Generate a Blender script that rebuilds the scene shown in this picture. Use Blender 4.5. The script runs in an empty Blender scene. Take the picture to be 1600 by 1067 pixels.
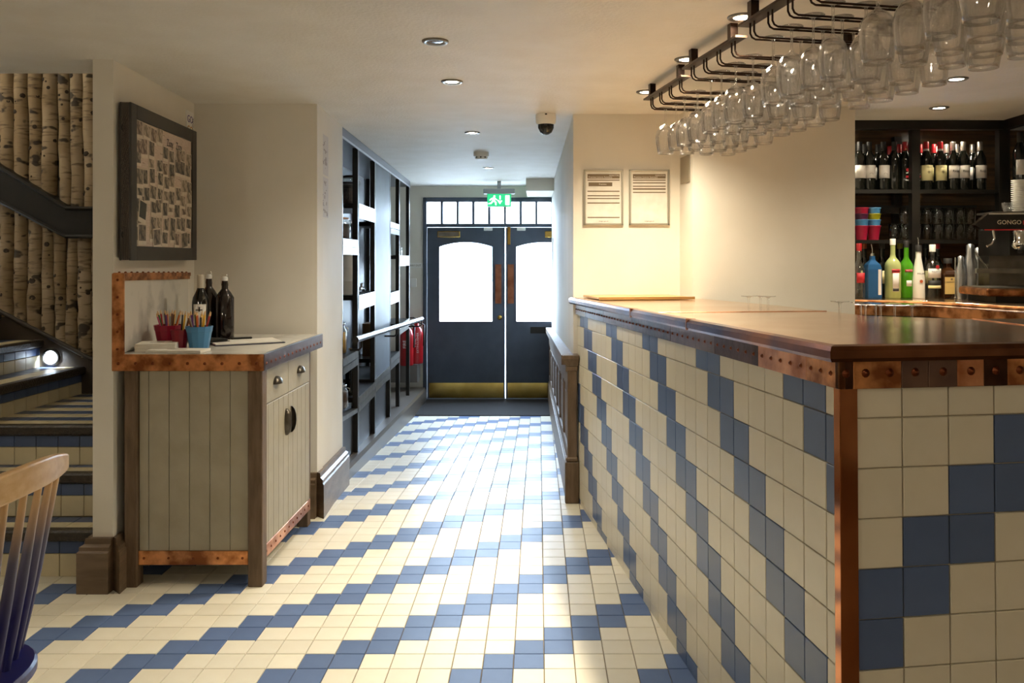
import bpy, bmesh, math, random
from mathutils import Matrix, Vector
random.seed(7)
R = math.radians
scene = bpy.context.scene
COL = scene.collection

# ------------------------------------------------------------------ camera
F, VX, VY, EYE = 1295.0, 842.0, 404.0, 1.40          # focal length and vanishing point, 1600 x 1067 frame
cam_d = bpy.data.cameras.new('camera')
cam = bpy.data.objects.new('camera', cam_d); COL.objects.link(cam)
cam.location = (0, 0, EYE); cam.rotation_euler = (R(90), 0, 0)
cam_d.sensor_fit = 'HORIZONTAL'; cam_d.sensor_width = 36.0
cam_d.lens = F / 1600 * 36.0
cam_d.shift_x = -(VX - 800) / 1600
cam_d.shift_y = -(533.5 - VY) / 1600
cam_d.clip_start = 0.05
scene.camera = cam

# ------------------------------------------------------------------ sky and exposure
world = bpy.data.worlds.new('overcast_sky'); scene.world = world
world.use_nodes = True
bg = world.node_tree.nodes['Background']
bg.inputs[0].default_value = (0.60, 0.77, 1.0, 1); bg.inputs[1].default_value = 33.0
vs = scene.view_settings
vs.view_transform = 'Standard'; vs.look = 'None'; vs.exposure = 0.72; vs.gamma = 1.0; vs.use_curve_mapping = False
cy = scene.cycles
cy.use_denoising = True
try: cy.denoiser = 'OPENIMAGEDENOISE'
except Exception: pass
cy.use_adaptive_sampling = True; cy.adaptive_threshold = 0.025
cy.max_bounces = 9; cy.diffuse_bounces = 4; cy.glossy_bounces = 4; cy.transmission_bounces = 8
cy.transparent_max_bounces = 40
cy.sample_clamp_indirect = 6.0; cy.sample_clamp_direct = 0.0
cy.caustics_reflective = True; cy.caustics_refractive = False; cy.blur_glossy = 0.6

WARM = (1.0, 0.88, 0.66)
WARM2 = (1.0, 0.91, 0.74)
CEIL = 2.24

# ------------------------------------------------------------------ materials
def srgb(h):
    h = h.lstrip('#'); c = [int(h[i:i+2], 16) / 255 for i in (0, 2, 4)]
    return tuple((x / 12.92 if x <= .04045 else ((x + .055) / 1.055) ** 2.4) for x in c) + (1,)
MATS = {}
def mat(name, c1, c2=None, scale=8, rough=.5, metal=0, bump=0, bscale=None, stretch=(1, 1, 1), detail=4, lo=.35, hi=.65,
        rand=0, spec=.5, coat=0, rvar=0):
    if name in MATS: return MATS[name]
    m = bpy.data.materials.new(name); m.use_nodes = True; MATS[name] = m
    nt = m.node_tree; N = nt.nodes; L = nt.links; b = N['Principled BSDF']
    b.inputs['Roughness'].default_value = rough; b.inputs['Metallic'].default_value = metal
    b.inputs['Specular IOR Level'].default_value = spec
    b.inputs['Coat Weight'].default_value = coat; b.inputs['Coat Roughness'].default_value = .12
    c1 = srgb(c1) if isinstance(c1, str) else c1
    b.inputs['Base Color'].default_value = c1
    tc = N.new('ShaderNodeTexCoord'); mp = N.new('ShaderNodeMapping'); mp.inputs['Scale'].default_value = stretch
    L.new(tc.outputs['Object'], mp.inputs['Vector'])
    out = None
    if c2 is not None:
        c2 = srgb(c2) if isinstance(c2, str) else c2
        n = N.new('ShaderNodeTexNoise'); n.inputs['Scale'].default_value = scale; n.inputs['Detail'].default_value = detail
        L.new(mp.outputs[0], n.inputs['Vector'])
        r = N.new('ShaderNodeValToRGB'); e = r.color_ramp.elements
        e[0].position = lo; e[0].color = c1; e[1].position = hi; e[1].color = c2
        L.new(n.outputs['Fac'], r.inputs[0]); out = r.outputs[0]
        if rvar:
            mr = N.new('ShaderNodeMapRange'); mr.inputs[3].default_value = rough; mr.inputs[4].default_value = rough + rvar
            L.new(n.outputs['Fac'], mr.inputs[0]); L.new(mr.outputs[0], b.inputs['Roughness'])
    if rand:
        oi = N.new('ShaderNodeObjectInfo'); hs = N.new('ShaderNodeHueSaturation')
        mr = N.new('ShaderNodeMapRange'); mr.inputs[3].default_value = 1 - rand; mr.inputs[4].default_value = 1 + rand
        L.new(oi.outputs['Random'], mr.inputs[0]); L.new(mr.outputs[0], hs.inputs['Value'])
        if out: L.new(out, hs.inputs['Color'])
        else: hs.inputs['Color'].default_value = c1
        out = hs.outputs[0]
    if out: L.new(out, b.inputs['Base Color'])
    if bump:
        n2 = N.new('ShaderNodeTexNoise'); n2.inputs['Scale'].default_value = bscale or scale * 3; n2.inputs['Detail'].default_value = 3
        L.new(mp.outputs[0], n2.inputs['Vector'])
        bp = N.new('ShaderNodeBump'); bp.inputs['Strength'].default_value = bump; bp.inputs['Distance'].default_value = .01
        L.new(n2.outputs['Fac'], bp.inputs['Height']); L.new(bp.outputs[0], b.inputs['Normal'])
    return m
def emit(name, c, s):
    if name in MATS: return MATS[name]
    m = bpy.data.materials.new(name); m.use_nodes = True; MATS[name] = m
    b = m.node_tree.nodes['Principled BSDF']
    b.inputs['Base Color'].default_value = tuple(c) + (1,); b.inputs['Emission Color'].default_value = tuple(c) + (1,)
    b.inputs['Emission Strength'].default_value = s
    return m
def clear(name, tint=(1, 1, 1), edge=.75, centre=.05, rough=.02, power=2.2, gloss=(1, 1, 1), solid=0):
    """thin clear glass: see-through with reflections that strengthen at grazing angles"""
    if name in MATS: return MATS[name]
    m = bpy.data.materials.new(name); m.use_nodes = True; MATS[name] = m
    nt = m.node_tree; N = nt.nodes; L = nt.links
    for n in list(N):
        if n.type != 'OUTPUT_MATERIAL': N.remove(n)
    o = [n for n in N if n.type == 'OUTPUT_MATERIAL'][0]
    t = N.new('ShaderNodeBsdfTransparent'); t.inputs[0].default_value = tuple(tint) + (1,)
    g = N.new('ShaderNodeBsdfGlossy'); g.inputs['Roughness'].default_value = rough; g.inputs[0].default_value = tuple(gloss) + (1,)
    lw = N.new('ShaderNodeLayerWeight'); lw.inputs[0].default_value = .5
    pw = N.new('ShaderNodeMath'); pw.operation = 'POWER'; pw.inputs[1].default_value = power
    mr = N.new('ShaderNodeMapRange'); mr.inputs[3].default_value = centre; mr.inputs[4].default_value = edge
    mx = N.new('ShaderNodeMixShader')
    L.new(lw.outputs['Facing'], pw.inputs[0]); L.new(pw.outputs[0], mr.inputs[0]); L.new(mr.outputs[0], mx.inputs[0])
    L.new(t.outputs[0], mx.inputs[1]); L.new(g.outputs[0], mx.inputs[2]); L.new(mx.outputs[0], o.inputs[0])
    if solid:
        gb = N.new('ShaderNodeBsdfGlass'); gb.inputs['IOR'].default_value = 1.48; gb.inputs['Roughness'].default_value = 0
        m2 = N.new('ShaderNodeMixShader'); m2.inputs[0].default_value = solid
        L.new(mx.outputs[0], m2.inputs[1]); L.new(gb.outputs[0], m2.inputs[2]); L.new(m2.outputs[0], o.inputs[0])
    return m

M_WALL = mat('cream_wall_paint', '#e2ddd2', '#ddd7ca', 3, .62, bump=.05, bscale=120)
M_CEIL = mat('textured_ceiling_paint', '#e2ded5', '#dcd7cc', 5, .6, bump=.25, bscale=70)
M_CREAM = mat('cream_tile_glaze', '#eae4d2', '#e2dac4', 6, .40, rand=.05, spec=.2)
M_BLUE = mat('blue_tile_glaze', '#61759c', '#576a8f', 6, .42, rand=.07, spec=.2)
M_BCREAM = mat('cream_bar_tile', '#dbd3bf', '#d4cbb4', 6, .3, rand=.035, bump=.02, bscale=40)
M_BBLUE = mat('blue_bar_tile', '#56688c', '#4d5f82', 6, .3, rand=.06)
M_GROUT = mat('floor_grout', '#94836a', '#83735c', 30, .85)
M_BGROUT = mat('pale_bar_grout', '#b7ab92', '#a89b80', 30, .8)
M_OAK = mat('weathered_oak', '#6f5a45', '#57442f', 6, .55, bump=.25, bscale=30, stretch=(6, 6, 1))
M_SKIRT = mat('grey_brown_skirting', '#75614c', '#5f4d3b', 5, .4, bump=.2, bscale=20, stretch=(1, 1, 5))
M_GREYP = mat('sage_grey_paint', '#a59d8a', '#9c9480', 9, .5, bump=.08, bscale=60)
M_GROOVE = mat('groove_dark_paint', '#7d7767', rough=.7)
M_COPPER = mat('aged_copper', '#dc9a66', '#8a5433', 14, .22, 1, bump=.15, bscale=30, rvar=.2, lo=.40, hi=.62)
M_COPPERL = mat('bright_copper', '#dda078', '#a86a48', 14, .24, 1, bump=.15, bscale=40, rvar=.2)
M_COPPERD = mat('dark_copper', '#5a3a2c', '#38241c', 12, .3, 1, bump=.12, bscale=30)
M_COPPERG = mat('grey_brown_copper', '#7d6255', '#65504a', 12, .35, 1, bump=.12, bscale=30)
M_COPTOP = mat('polished_copper_top', '#e9d2b8', '#dcb48e', 3, .13, 1, bump=.035, bscale=9, rvar=.1)
M_COPNOSE = mat('heat_stained_copper', '#9a5f45', '#4a4258', 5, .2, 1, bump=.06, bscale=12)
M_RIVET = mat('copper_rivet', '#7d452c', rough=.35, metal=1)
M_MARBLE = mat('grey_veined_marble', '#d6d1c6', '#b3aea5', 5, .2, stretch=(1, 1.3, 1.3), detail=10, lo=.5, hi=.68)
M_BLACK = mat('black_steel', '#15130f', '#1e1a15', 10, .42, .3)
M_DARKG = mat('dark_grey_frame', '#38342f', '#302d28', 8, .5)
M_COPPOL = mat('polished_copper', '#bd7d54', '#9c5f3c', 4, .1, 1, bump=.03, bscale=8)
M_STEEL = mat('brushed_steel', '#c9ccd0', '#b6babf', 20, .28, 1, stretch=(1, 12, 1))
M_STEELD = mat('dull_steel', '#8f8b84', '#7b776f', 12, .35, 1)
M_STEELB = mat('blue_grey_steel_panel', '#434b58', '#3b424e', 5, .5, 0)
M_DOOR = mat('slate_blue_door_paint', '#48505d', '#424955', 6, .6, spec=.3)
M_BRASS = mat('brass', '#c9a85e', '#b08d45', 6, .22, 1)
M_PUSH = mat('copper_push_plate', '#b98266', '#8f5b45', 9, .3, 1)
M_MAT = mat('charcoal_door_mat', '#262322', '#1b1918', 90, .95, bump=.5, bscale=300)
M_WHITE = mat('white_plastic', '#e8e6e0', rough=.4)
M_PAPER = mat('white_paper', '#e6e1d6', '#dcd6ca', 20, .7)
M_INK = mat('printed_brown_ink', '#75644c', rough=.7)
M_LBLACK = mat('black_print', '#1b1815', rough=.6)
M_BRONZE = mat('dark_bronze_rod', '#3b2a20', '#2c1f18', 20, .35, .8)
M_GLASS = clear('clear_drinking_glass', (1, 1, 1), .95, .035, .03, 2.0, solid=.28)
M_PANE = clear('window_pane', (.97, .98, .98), .5, .04, .01, 4)
M_JAR = clear('jar_glass', (.93, .95, .93), .6, .06, .03)
M_SHELFG = clear('smoked_shelf_glass', (.35, .38, .36), .7, .12, .03)
M_BARK = None
M_REDP = mat('red_lacquer', '#a5161c', rough=.3)
M_CRIMSON = mat('crimson_tin', '#a01638', '#8d1230', 5, .35)
M_SKYBLUE = mat('sky_blue_tin', '#4a86b4', '#3f79a6', 5, .35)
M_OLIVE = mat('olive_yellow_tin', '#97931c', rough=.35)
M_PURPLE = mat('plum_tin', '#4b1a3c', rough=.35)
M_BOTTLE = mat('black_wine_glass', '#0d0f0b', rough=.08, spec=.6)
M_NOSING = mat('dark_stair_nosing', '#2b241d', '#3b3228', 40, .3, bump=.5, bscale=110)
M_STAIRD = mat('dark_stair_board', '#3a3026', '#2c241c', 5, .45)
M_CHROME = mat('chrome', '#d8d8d6', rough=.12, metal=1)

# ------------------------------------------------------------------ mesh helper
class MB:
    def __init__(s): s.v = []; s.f = []; s.sm = []
    def add(s, vs_, fs, smooth=False):
        o = len(s.v); s.v += [tuple(p) for p in vs_]
        for f in fs: s.f.append([i + o for i in f]); s.sm.append(smooth)
        return s
    def hexa(s, p):                                   # 4 bottom, 4 top, counter-clockwise
        return s.add(p, [(3, 2, 1, 0), (4, 5, 6, 7), (0, 1, 5, 4), (1, 2, 6, 5), (2, 3, 7, 6), (3, 0, 4, 7)])
    def box(s, x0, x1, y0, y1, z0, z1):
        if x0 > x1: x0, x1 = x1, x0
        if y0 > y1: y0, y1 = y1, y0
        if z0 > z1: z0, z1 = z1, z0
        return s.hexa([(x0, y0, z0), (x1, y0, z0), (x1, y1, z0), (x0, y1, z0), (x0, y0, z1), (x1, y0, z1), (x1, y1, z1), (x0, y1, z1)])
    def prism(s, poly, z0, z1):                       # counter-clockwise outline seen from above
        n = len(poly); v = [(x, y, z0) for x, y in poly] + [(x, y, z1) for x, y in poly]
        return s.add(v, [tuple(range(n - 1, -1, -1)), tuple(range(n, 2 * n))] + [(i, (i + 1) % n, n + (i + 1) % n, n + i) for i in range(n)])
    def prism_xz(s, poly, y0, y1):                    # outline in x,z extruded along y
        n = len(poly); v = [(x, y0, z) for x, z in poly] + [(x, y1, z) for x, z in poly]
        return s.add(v, [tuple(range(n)), tuple(range(2 * n - 1, n - 1, -1))] + [(i + n, (i + 1) % n + n, (i + 1) % n, i) for i in range(n)])
    def prism_yz(s, poly, x0, x1):
        n = len(poly); v = [(x0, y, z) for y, z in poly] + [(x1, y, z) for y, z in poly]
        return s.add(v, [tuple(range(n - 1, -1, -1)), tuple(range(n, 2 * n))] + [(i, (i + 1) % n, (i + 1) % n + n, i + n) for i in range(n)])
    def lathe(s, prof, seg=16, c=(0, 0, 0), smooth=True, cap0=True, cap1=True, rot=0.0):
        v = []; f = []
        for r, z in prof:
            for k in range(seg):
                a = 2 * math.pi * k / seg + rot
                v.append((c[0] + r * math.cos(a), c[1] + r * math.sin(a), c[2] + z))
        for i in range(len(prof) - 1):
            for k in range(seg):
                k2 = (k + 1) % seg
                f.append((i * seg + k, i * seg + k2, (i + 1) * seg + k2, (i + 1) * seg + k))
        s.add(v, f, smooth)
        n = len(prof)
        if cap0 and prof[0][0] > 1e-4: s.add(v[:seg], [tuple(range(seg - 1, -1, -1))])
        if cap1 and prof[-1][0] > 1e-4: s.add(v[(n - 1) * seg:], [tuple(range(seg))])
        return s
    def tube(s, pts, r, seg=8, smooth=True):
        pts = [Vector(p) for p in pts]; n = len(pts); rr = r if isinstance(r, (list, tuple)) else [r] * n
        v = []; f = []; up = None
        for i, p in enumerate(pts):
            d = (pts[min(i + 1, n - 1)] - pts[max(i - 1, 0)]).normalized()
            if up is None:
                up = Vector((0, 0, 1)) if abs(d.z) < .9 else Vector((1, 0, 0))
            a = d.cross(up).normalized(); b = a.cross(d).normalized(); up = b
            for k in range(seg):
                t = 2 * math.pi * k / seg
                v.append(p + a * (rr[i] * math.cos(t)) + b * (rr[i] * math.sin(t)))
        for i in range(n - 1):
            for k in range(seg):
                k2 = (k + 1) % seg
                f.append((i * seg + k2, i * seg + k, (i + 1) * seg + k, (i + 1) * seg + k2))
        s.add(v, f, smooth)
        s.add(v[:seg], [tuple(range(seg))]); s.add(v[-seg:], [tuple(range(seg - 1, -1, -1))])
        return s
    def arc_shell(s, r, a0, a1, z0, z1, th=.0006, seg=8, c=(0, 0)):   # a curved label
        v = []; f = []
        for i in range(seg + 1):
            a = a0 + (a1 - a0) * i / seg
            for rad in (r, r + th):
                for z in (z0, z1): v.append((c[0] + rad * math.cos(a), c[1] + rad * math.sin(a), z))
        for i in range(seg):
            o = 4 * i
            f += [(o + 2, o + 6, o + 7, o + 3), (o, o + 1, o + 5, o + 4), (o + 1, o + 3, o + 7, o + 5), (o, o + 4, o + 6, o + 2)]
        f += [(0, 2, 3, 1), (4 * seg, 4 * seg + 1, 4 * seg + 3, 4 * seg + 2)]
        return s.add(v, f, True)
    def mesh(s, name, m=None, bevel=0, segs=1):
        me = bpy.data.meshes.new(name); me.from_pydata(s.v, [], s.f)
        me.polygons.foreach_set('use_smooth', s.sm)
        bm = bmesh.new(); bm.from_mesh(me)
        bmesh.ops.recalc_face_normals(bm, faces=bm.faces)
        if bevel:
            bmesh.ops.bevel(bm, geom=bm.edges[:], offset=bevel, segments=segs, affect='EDGES', profile=.5)
        bm.to_mesh(me); bm.free()
        if m: me.materials.append(m)
        me.update(); return me
    def build(s, name, m, parent=None, bevel=0, loc=None, rot=None, segs=1):
        return link(name, s.mesh(name, m, bevel, segs), parent, loc, rot)
def link(name, me, parent=None, loc=None, rot=None):
    o = bpy.data.objects.new(name, me); COL.objects.link(o)
    if parent: o.parent = parent
    if loc: o.location = loc
    if rot: o.rotation_euler = rot
    return o
def tag(o, label, cat, group=None, kind=None):
    o['label'] = label; o['category'] = cat
    if group: o['group'] = group
    if kind: o['kind'] = kind
    return o
def struct(o, label, cat): return tag(o, label, cat, kind='structure')
def thing(name, label, cat, loc=(0, 0, 0), rotz=0, group=None, rot=None):
    o = bpy.data.objects.new(name, None); COL.objects.link(o); o.empty_display_size = .1
    o.location = loc; o.rotation_euler = rot or (0, 0, rotz)
    return tag(o, label, cat, group)
def part(o, label): o['label'] = label; return o
def dup(o, loc=None, rot=None, label=None, group=None, parent=None):
    c = o.copy(); COL.objects.link(c); c.parent = parent
    if loc is not None: c.location = loc
    if rot is not None: c.rotation_euler = rot
    if label: c['label'] = label
    if group: c['group'] = group
    for ch in list(o.children): dup(ch, parent=c)
    return c
def text(name, body, size, m, parent, loc, rot=(R(90), 0, 0), align='CENTER', ext=.0003, sx=1):
    c = bpy.data.curves.new(name, 'FONT'); c.body = body; c.size = size; c.extrude = ext; c.align_x = align; c.align_y = 'CENTER'
    c.resolution_u = 2; c.materials.append(m)
    tmp = bpy.data.objects.new('tmp_text', c); COL.objects.link(tmp); bpy.context.view_layer.update()
    me = bpy.data.meshes.new_from_object(tmp.evaluated_get(bpy.context.evaluated_depsgraph_get())); bpy.data.objects.remove(tmp)
    if not me.materials: me.materials.append(m)
    o = link(name, me, parent, loc, rot); o.scale = (sx, 1, 1); return o
def px(x, y, Y): return ((x - VX) / F * Y, Y, EYE - (y - VY) / F * Y)
def proj(p): return (VX + F * p[0] / p[1], VY + F * (EYE - p[2]) / p[1]) if p[1] > .3 else (None, None)
def seen_area(q):                                     # rough share of the frame, to rank tiles
    ps = [proj(p) for p in q]
    if any(p[0] is None for p in ps): return 0
    cx = sum(p[0] for p in ps) / 4; cyy = sum(p[1] for p in ps) / 4
    if not (-20 < cx < 1620 and -20 < cyy < 1090): return 0
    return abs(sum(ps[i][0] * ps[(i + 1) % 4][1] - ps[(i + 1) % 4][0] * ps[i][1] for i in range(4))) / 2
RAMP0, SLOPE = 2.831 + 18 * .1057, .062
def ramp(Y): return -SLOPE * max(0, min(Y, 8.64) - RAMP0)
TILE = {}
def tile_mesh(w, h, m, t=.006):                       # a tile lying in x,y, its glazed face up, edges eased
    k = (round(w, 4), round(h, 4), m.name, t)
    if k not in TILE:
        b = .0013; a = MB()
        v = [(0, 0, 0), (w, 0, 0), (w, h, 0), (0, h, 0), (0, 0, t - b), (w, 0, t - b), (w, h, t - b), (0, h, t - b),
             (b, b, t), (w - b, b, t), (w - b, h - b, t), (b, h - b, t)]
        a.add(v, [(8, 9, 10, 11)] + [(i, (i + 1) % 4, 4 + (i + 1) % 4, 4 + i) for i in range(4)] + [(4 + i, 4 + (i + 1) % 4, 8 + (i + 1) % 4, 8 + i) for i in range(4)])
        TILE[k] = a.mesh('tile', m)
    return TILE[k]
def lay_tiles(cands, parent, limit=300):
    """cands: (area, w, h, material, local matrix); the largest in view become single tiles, the rest one joined part"""
    cands.sort(key=lambda c: -c[0])
    for a, w, h, m, M in cands[:limit]:
        o = link('tile', tile_mesh(w, h, m), parent); o.matrix_local = M
    rest = {}
    for a, w, h, m, M in cands[limit:]: rest.setdefault(m.name, []).append((w, h, m, M))
    if not rest: return
    me = bpy.data.meshes.new('tile_field'); V = []; Fc = []; mi = []; ms = []
    for k, lst in rest.items():
        ms.append(lst[0][2])
        for w, h, m, M in lst:
            t = tile_mesh(w, h, m); o = len(V)
            V += [M @ v.co for v in t.vertices]
            for p in t.polygons: Fc.append([i + o for i in p.vertices]); mi.append(len(ms) - 1)
    me.from_pydata(V, [], Fc)
    for m in ms: me.materials.append(m)
    me.polygons.foreach_set('material_index', mi); me.update()
    o = link('tile_field', me, parent); o['kind'] = 'stuff'

# ------------------------------------------------------------------ ceiling lamps that light the place
DL = {}
def downlight(x, y, watts, label, group='recessed ceiling downlights', lit=True, z=CEIL, cone=140, col=WARM, geo=True, r=.045, glow=30):
    root = thing('downlight', label, 'ceiling light', (x, y, z), 0, group)
    if 'ring' not in DL:
        DL['ring'] = MB().lathe([(.052, 0), (.052, -.004), (.044, -.008), (.034, -.006), (.032, .0)], 24, cap0=False, cap1=False).mesh('ring', M_STEELD)
        DL['lens'] = MB().lathe([(.0, -.0045), (.02, -.0045), (.031, -.003)], 20, cap0=False, cap1=False).mesh('lens', emit('lit_lamp_lens', (1, .9, .72), glow))
        DL['dead'] = MB().lathe([(.0, -.0045), (.02, -.0045), (.031, -.003)], 20, cap0=False, cap1=False).mesh('lens', mat('unlit_lamp_lens', '#6a5a48', rough=.2))
    link('ring', DL['ring'], root); link('lens', DL['lens' if lit else 'dead'], root)
    if lit and watts:
        l = bpy.data.lights.new('lamp', 'SPOT'); l.energy = watts; l.color = col; l.spot_size = R(cone); l.spot_blend = 1.0; l.shadow_soft_size = .045
        o = bpy.data.objects.new('lamp', l); COL.objects.link(o); o.parent = root; o.location = (0, 0, -.02)
    return root
# ================================================================== THE SETTING
# floor of the room, flat up to the ramp
fl = MB().prism([(-4.6, -4), (3.5, -4), (3.5, RAMP0), (-4.6, RAMP0)], -.1, -.006).build('floor', M_GROUT)
struct(fl, 'cream and blue square floor tiles laid in diagonal steps', 'floor')
rp = MB()
rp.hexa([(-3.1, RAMP0, -.4), (.4, RAMP0, -.4), (.4, 8.64, -.4), (-3.1, 8.64, -.4),
         (-3.1, RAMP0, -.006), (.4, RAMP0, -.006), (.4, 8.64, ramp(9) - .006), (-3.1, 8.64, ramp(9) - .006)])
rp.box(-3.1, .4, 8.64, 9.75, -.4, ramp(9) - .006)
rpo = rp.build('floor', M_GROUT); struct(rpo, 'tiled ramp sloping down the corridor towards the door', 'floor')
S = .1057; G = .0032
cf = []; cr = []
for j in range(-14, 56):
    Y0 = 2.831 + j * S
    for c in range(-31, 6):
        X0 = .018 + c * S
        if Y0 > 8.60 or X0 > .25 + max(0, (4.7 - Y0)) * .16 + .12: continue
        if Y0 > 4.7 and X0 < -1.95: continue
        if Y0 > 3.75 and X0 < -2.0 and Y0 < 4.7: continue
        if Y0 > 3.45 and Y0 < 4.5 and X0 < -1.9 and Y0 > 3.66: continue
        blue = ((c - j + 2) % 6) in (0, 1)
        m = M_BLUE if blue else M_CREAM
        if Y0 + S <= RAMP0 + .02:
            q = [(X0, Y0, 0), (X0 + S, Y0, 0), (X0 + S, Y0 + S, 0), (X0, Y0 + S, 0)]
            cf.append((seen_area(q), S - G, S - G, m, Matrix.Translation((X0 + G / 2, Y0 + G / 2, -.006))))
        else:
            Ys = max(Y0, RAMP0 + .001); h = (Y0 + S - Ys) ; h = min(h, 8.64 - Ys)
            if h < .015: continue
            q = [(X0, Ys, ramp(Ys)), (X0 + S, Ys, ramp(Ys)), (X0 + S, Ys + h, ramp(Ys + h)), (X0, Ys + h, ramp(Ys + h))]
            cr.append((seen_area(q), S - G, h - G, m, Matrix.Translation((X0 + G / 2, Ys + G / 2, ramp(Ys) - .006)) @ Matrix.Rotation(-math.atan(SLOPE), 4, 'X')))
lay_tiles(cf, fl, 300); lay_tiles(cr, rpo, 300)

# ceiling with the stair opening cut out
ce = MB(); ce.box(-4.6, 3.5, -4, 3.76, CEIL, CEIL + .12); ce.box(-1.9, 3.5, 3.76, 9.9, CEIL, CEIL + .12); ce.box(-3.2, -1.9, 5.15, 9.9, CEIL, CEIL + .12)
ceo = ce.build('ceiling', M_CEIL); struct(ceo, 'pale ceiling with a fine woven texture', 'ceiling')

def wall(name, label, polys, m=M_WALL):
    b = MB()
    for p, z0, z1 in polys: b.prism(p, z0, z1)
    return struct(b.build(name, m), label, 'wall')
def rect(x0, x1, y0, y1): return [(x0, y0), (x1, y0), (x1, y1), (x0, y1)]
wall('wall_rear', 'cream wall of the dining room behind the viewer', [(rect(-4.7, 3.6, -4.1, -4), -.1, 2.4)])
wall('wall_far_left', 'cream wall beyond the staircase', [(rect(-4.7, -4.6, -4, 5.2), -.1, 3.7)])
wall('wall_far_right', 'cream wall at the end of the bar', [(rect(3.5, 3.6, -4, 5.6), -.1, 2.4)])
wall('wall_stairwell', 'wall behind the birch logs above the stairs', [(rect(-4.6, -1.9, 5.02, 5.15), -.1, 3.7), (rect(-4.6, -1.9, 3.64, 3.76), CEIL + .1, 3.7)])
struct(MB().box(-4.7, -1.7, 3.6, 5.2, 3.7, 3.8).build('ceiling', M_CEIL), 'ceiling high above the staircase', 'ceiling')
wall('wall_pillar', 'cream wall end between the stairs and the cabinet', [([(-1.884, 3.5), (-1.797, 3.5), (-1.872, 4.5), (-1.872, 5.1), (-1.975, 5.1)], -.05, 3.75)])
wall('wall_recess', 'cream wall behind the cabinet', [(rect(-1.90, -1.204, 4.5, 4.62), -.4, CEIL)])
wall('wall_left', 'white corridor wall carrying two paper drawings', [([(-1.33, 4.6), (-1.204, 4.5), (-1.245, 5.25), (-1.37, 5.25)], -.4, CEIL)])
wall('wall_store', 'white wall of the room behind the shelves', [(rect(-3.1, -3.0, 5.2, 9.7), -.4, CEIL), (rect(-3.1, -1.37, 5.15, 5.22), -.4, CEIL)])
wall('wall_back', 'white end wall around the entrance doors', [(rect(-3.1, -1.344, 9.64, 9.8), -.45, CEIL + .1), (rect(.565, .9, 9.64, 9.8), -.45, CEIL + .1),
      (rect(-1.344, .565, 9.64, 9.8), 2.109, CEIL + .1)])
wall('wall_right', 'white corridor wall above the oak dado', [([(.1988, 4.93), (.35, 4.95), (.35, 9.64), (.149, 9.64)], -.45, CEIL)])
wall('wall_notices', 'warm lit wall carrying two framed notices', [([(.2, 4.82), (.86, 4.82), (.86, 4.95), (.1986, 4.95)], -.05, CEIL)])
wall('wall_bar', 'large plain cream wall beside the bottle shelves', [([(.848, 4.57), (1.743, 4.57), (1.743, 5.5), (1.62, 5.5), (1.62, 4.72), (.83, 4.95), (.82, 4.82)], -.05, CEIL)])
wall('wall_back_bar', 'dark wall behind the bottle shelves', [(rect(1.6, 3.5, 5.42, 5.55), -.05, CEIL)], mat('dark_panelling', '#5a4128', '#3a2a1a', 3, .25, stretch=(.6, 1, 14), detail=3))
wall('wall_duct', 'boxed duct under the ceiling beside the doors', [([(-.134, 8.7), (.16, 8.7), (.15, 9.64), (-.134, 9.64)], 2.112, CEIL)])

# skirting boards
def skirt(name, label, pts, h=.235, d=.045, zf=lambda Y: 0):
    b = MB()
    for (x0, y0), (x1, y1) in zip(pts[:-1], pts[1:]):
        dx, dy = x1 - x0, y1 - y0; L = math.hypot(dx, dy); nx, ny = dy / L, -dx / L
        prof = [(0, -.06), (d, -.06), (d, h * .76), (d * .85, h * .79), (d * .85, h * .86), (d * .5, h * .9), (d * .45, h), (0, h)]
        n = len(prof); ex, ey = dx / L * d, dy / L * d
        v = [(x0 - ex * (1 if o else 1) * (o / d) + nx * o, y0 - ey * (o / d) + ny * o, z + zf(y0)) for o, z in prof]
        v += [(x1 + ex * (o / d) * 0 + nx * o, y1 + ny * o, z + zf(y1)) for o, z in prof]
        b.add(v, [tuple(range(n)), tuple(range(2 * n - 1, n - 1, -1))] + [(i, n + i, n + (i + 1) % n, (i + 1) % n) for i in range(n)])
    o = b.build(name, M_SKIRT); return struct(o, label, 'baseboard')
skirt('baseboard_pillar', 'brown moulded skirting around the pillar foot', [(-1.884, 3.5), (-1.797, 3.5)], .225)
skirt('baseboard_pillar', 'brown skirting on the side of the pillar', [(-1.797, 3.5), (-1.80, 3.56)], .225)
skirt('baseboard_pillar', 'brown skirting on the stair side of the pillar', [(-1.892, 3.64), (-1.884, 3.5)], .225)
skirt('baseboard_recess', 'brown skirting on the wall behind the cabinet', [(-1.30, 4.5), (-1.204, 4.5)], .24)
skirt('baseboard_left', 'pale lit skirting along the corridor wall', [(-1.204, 4.5), (-1.245, 5.25)], .24, zf=ramp)

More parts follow.
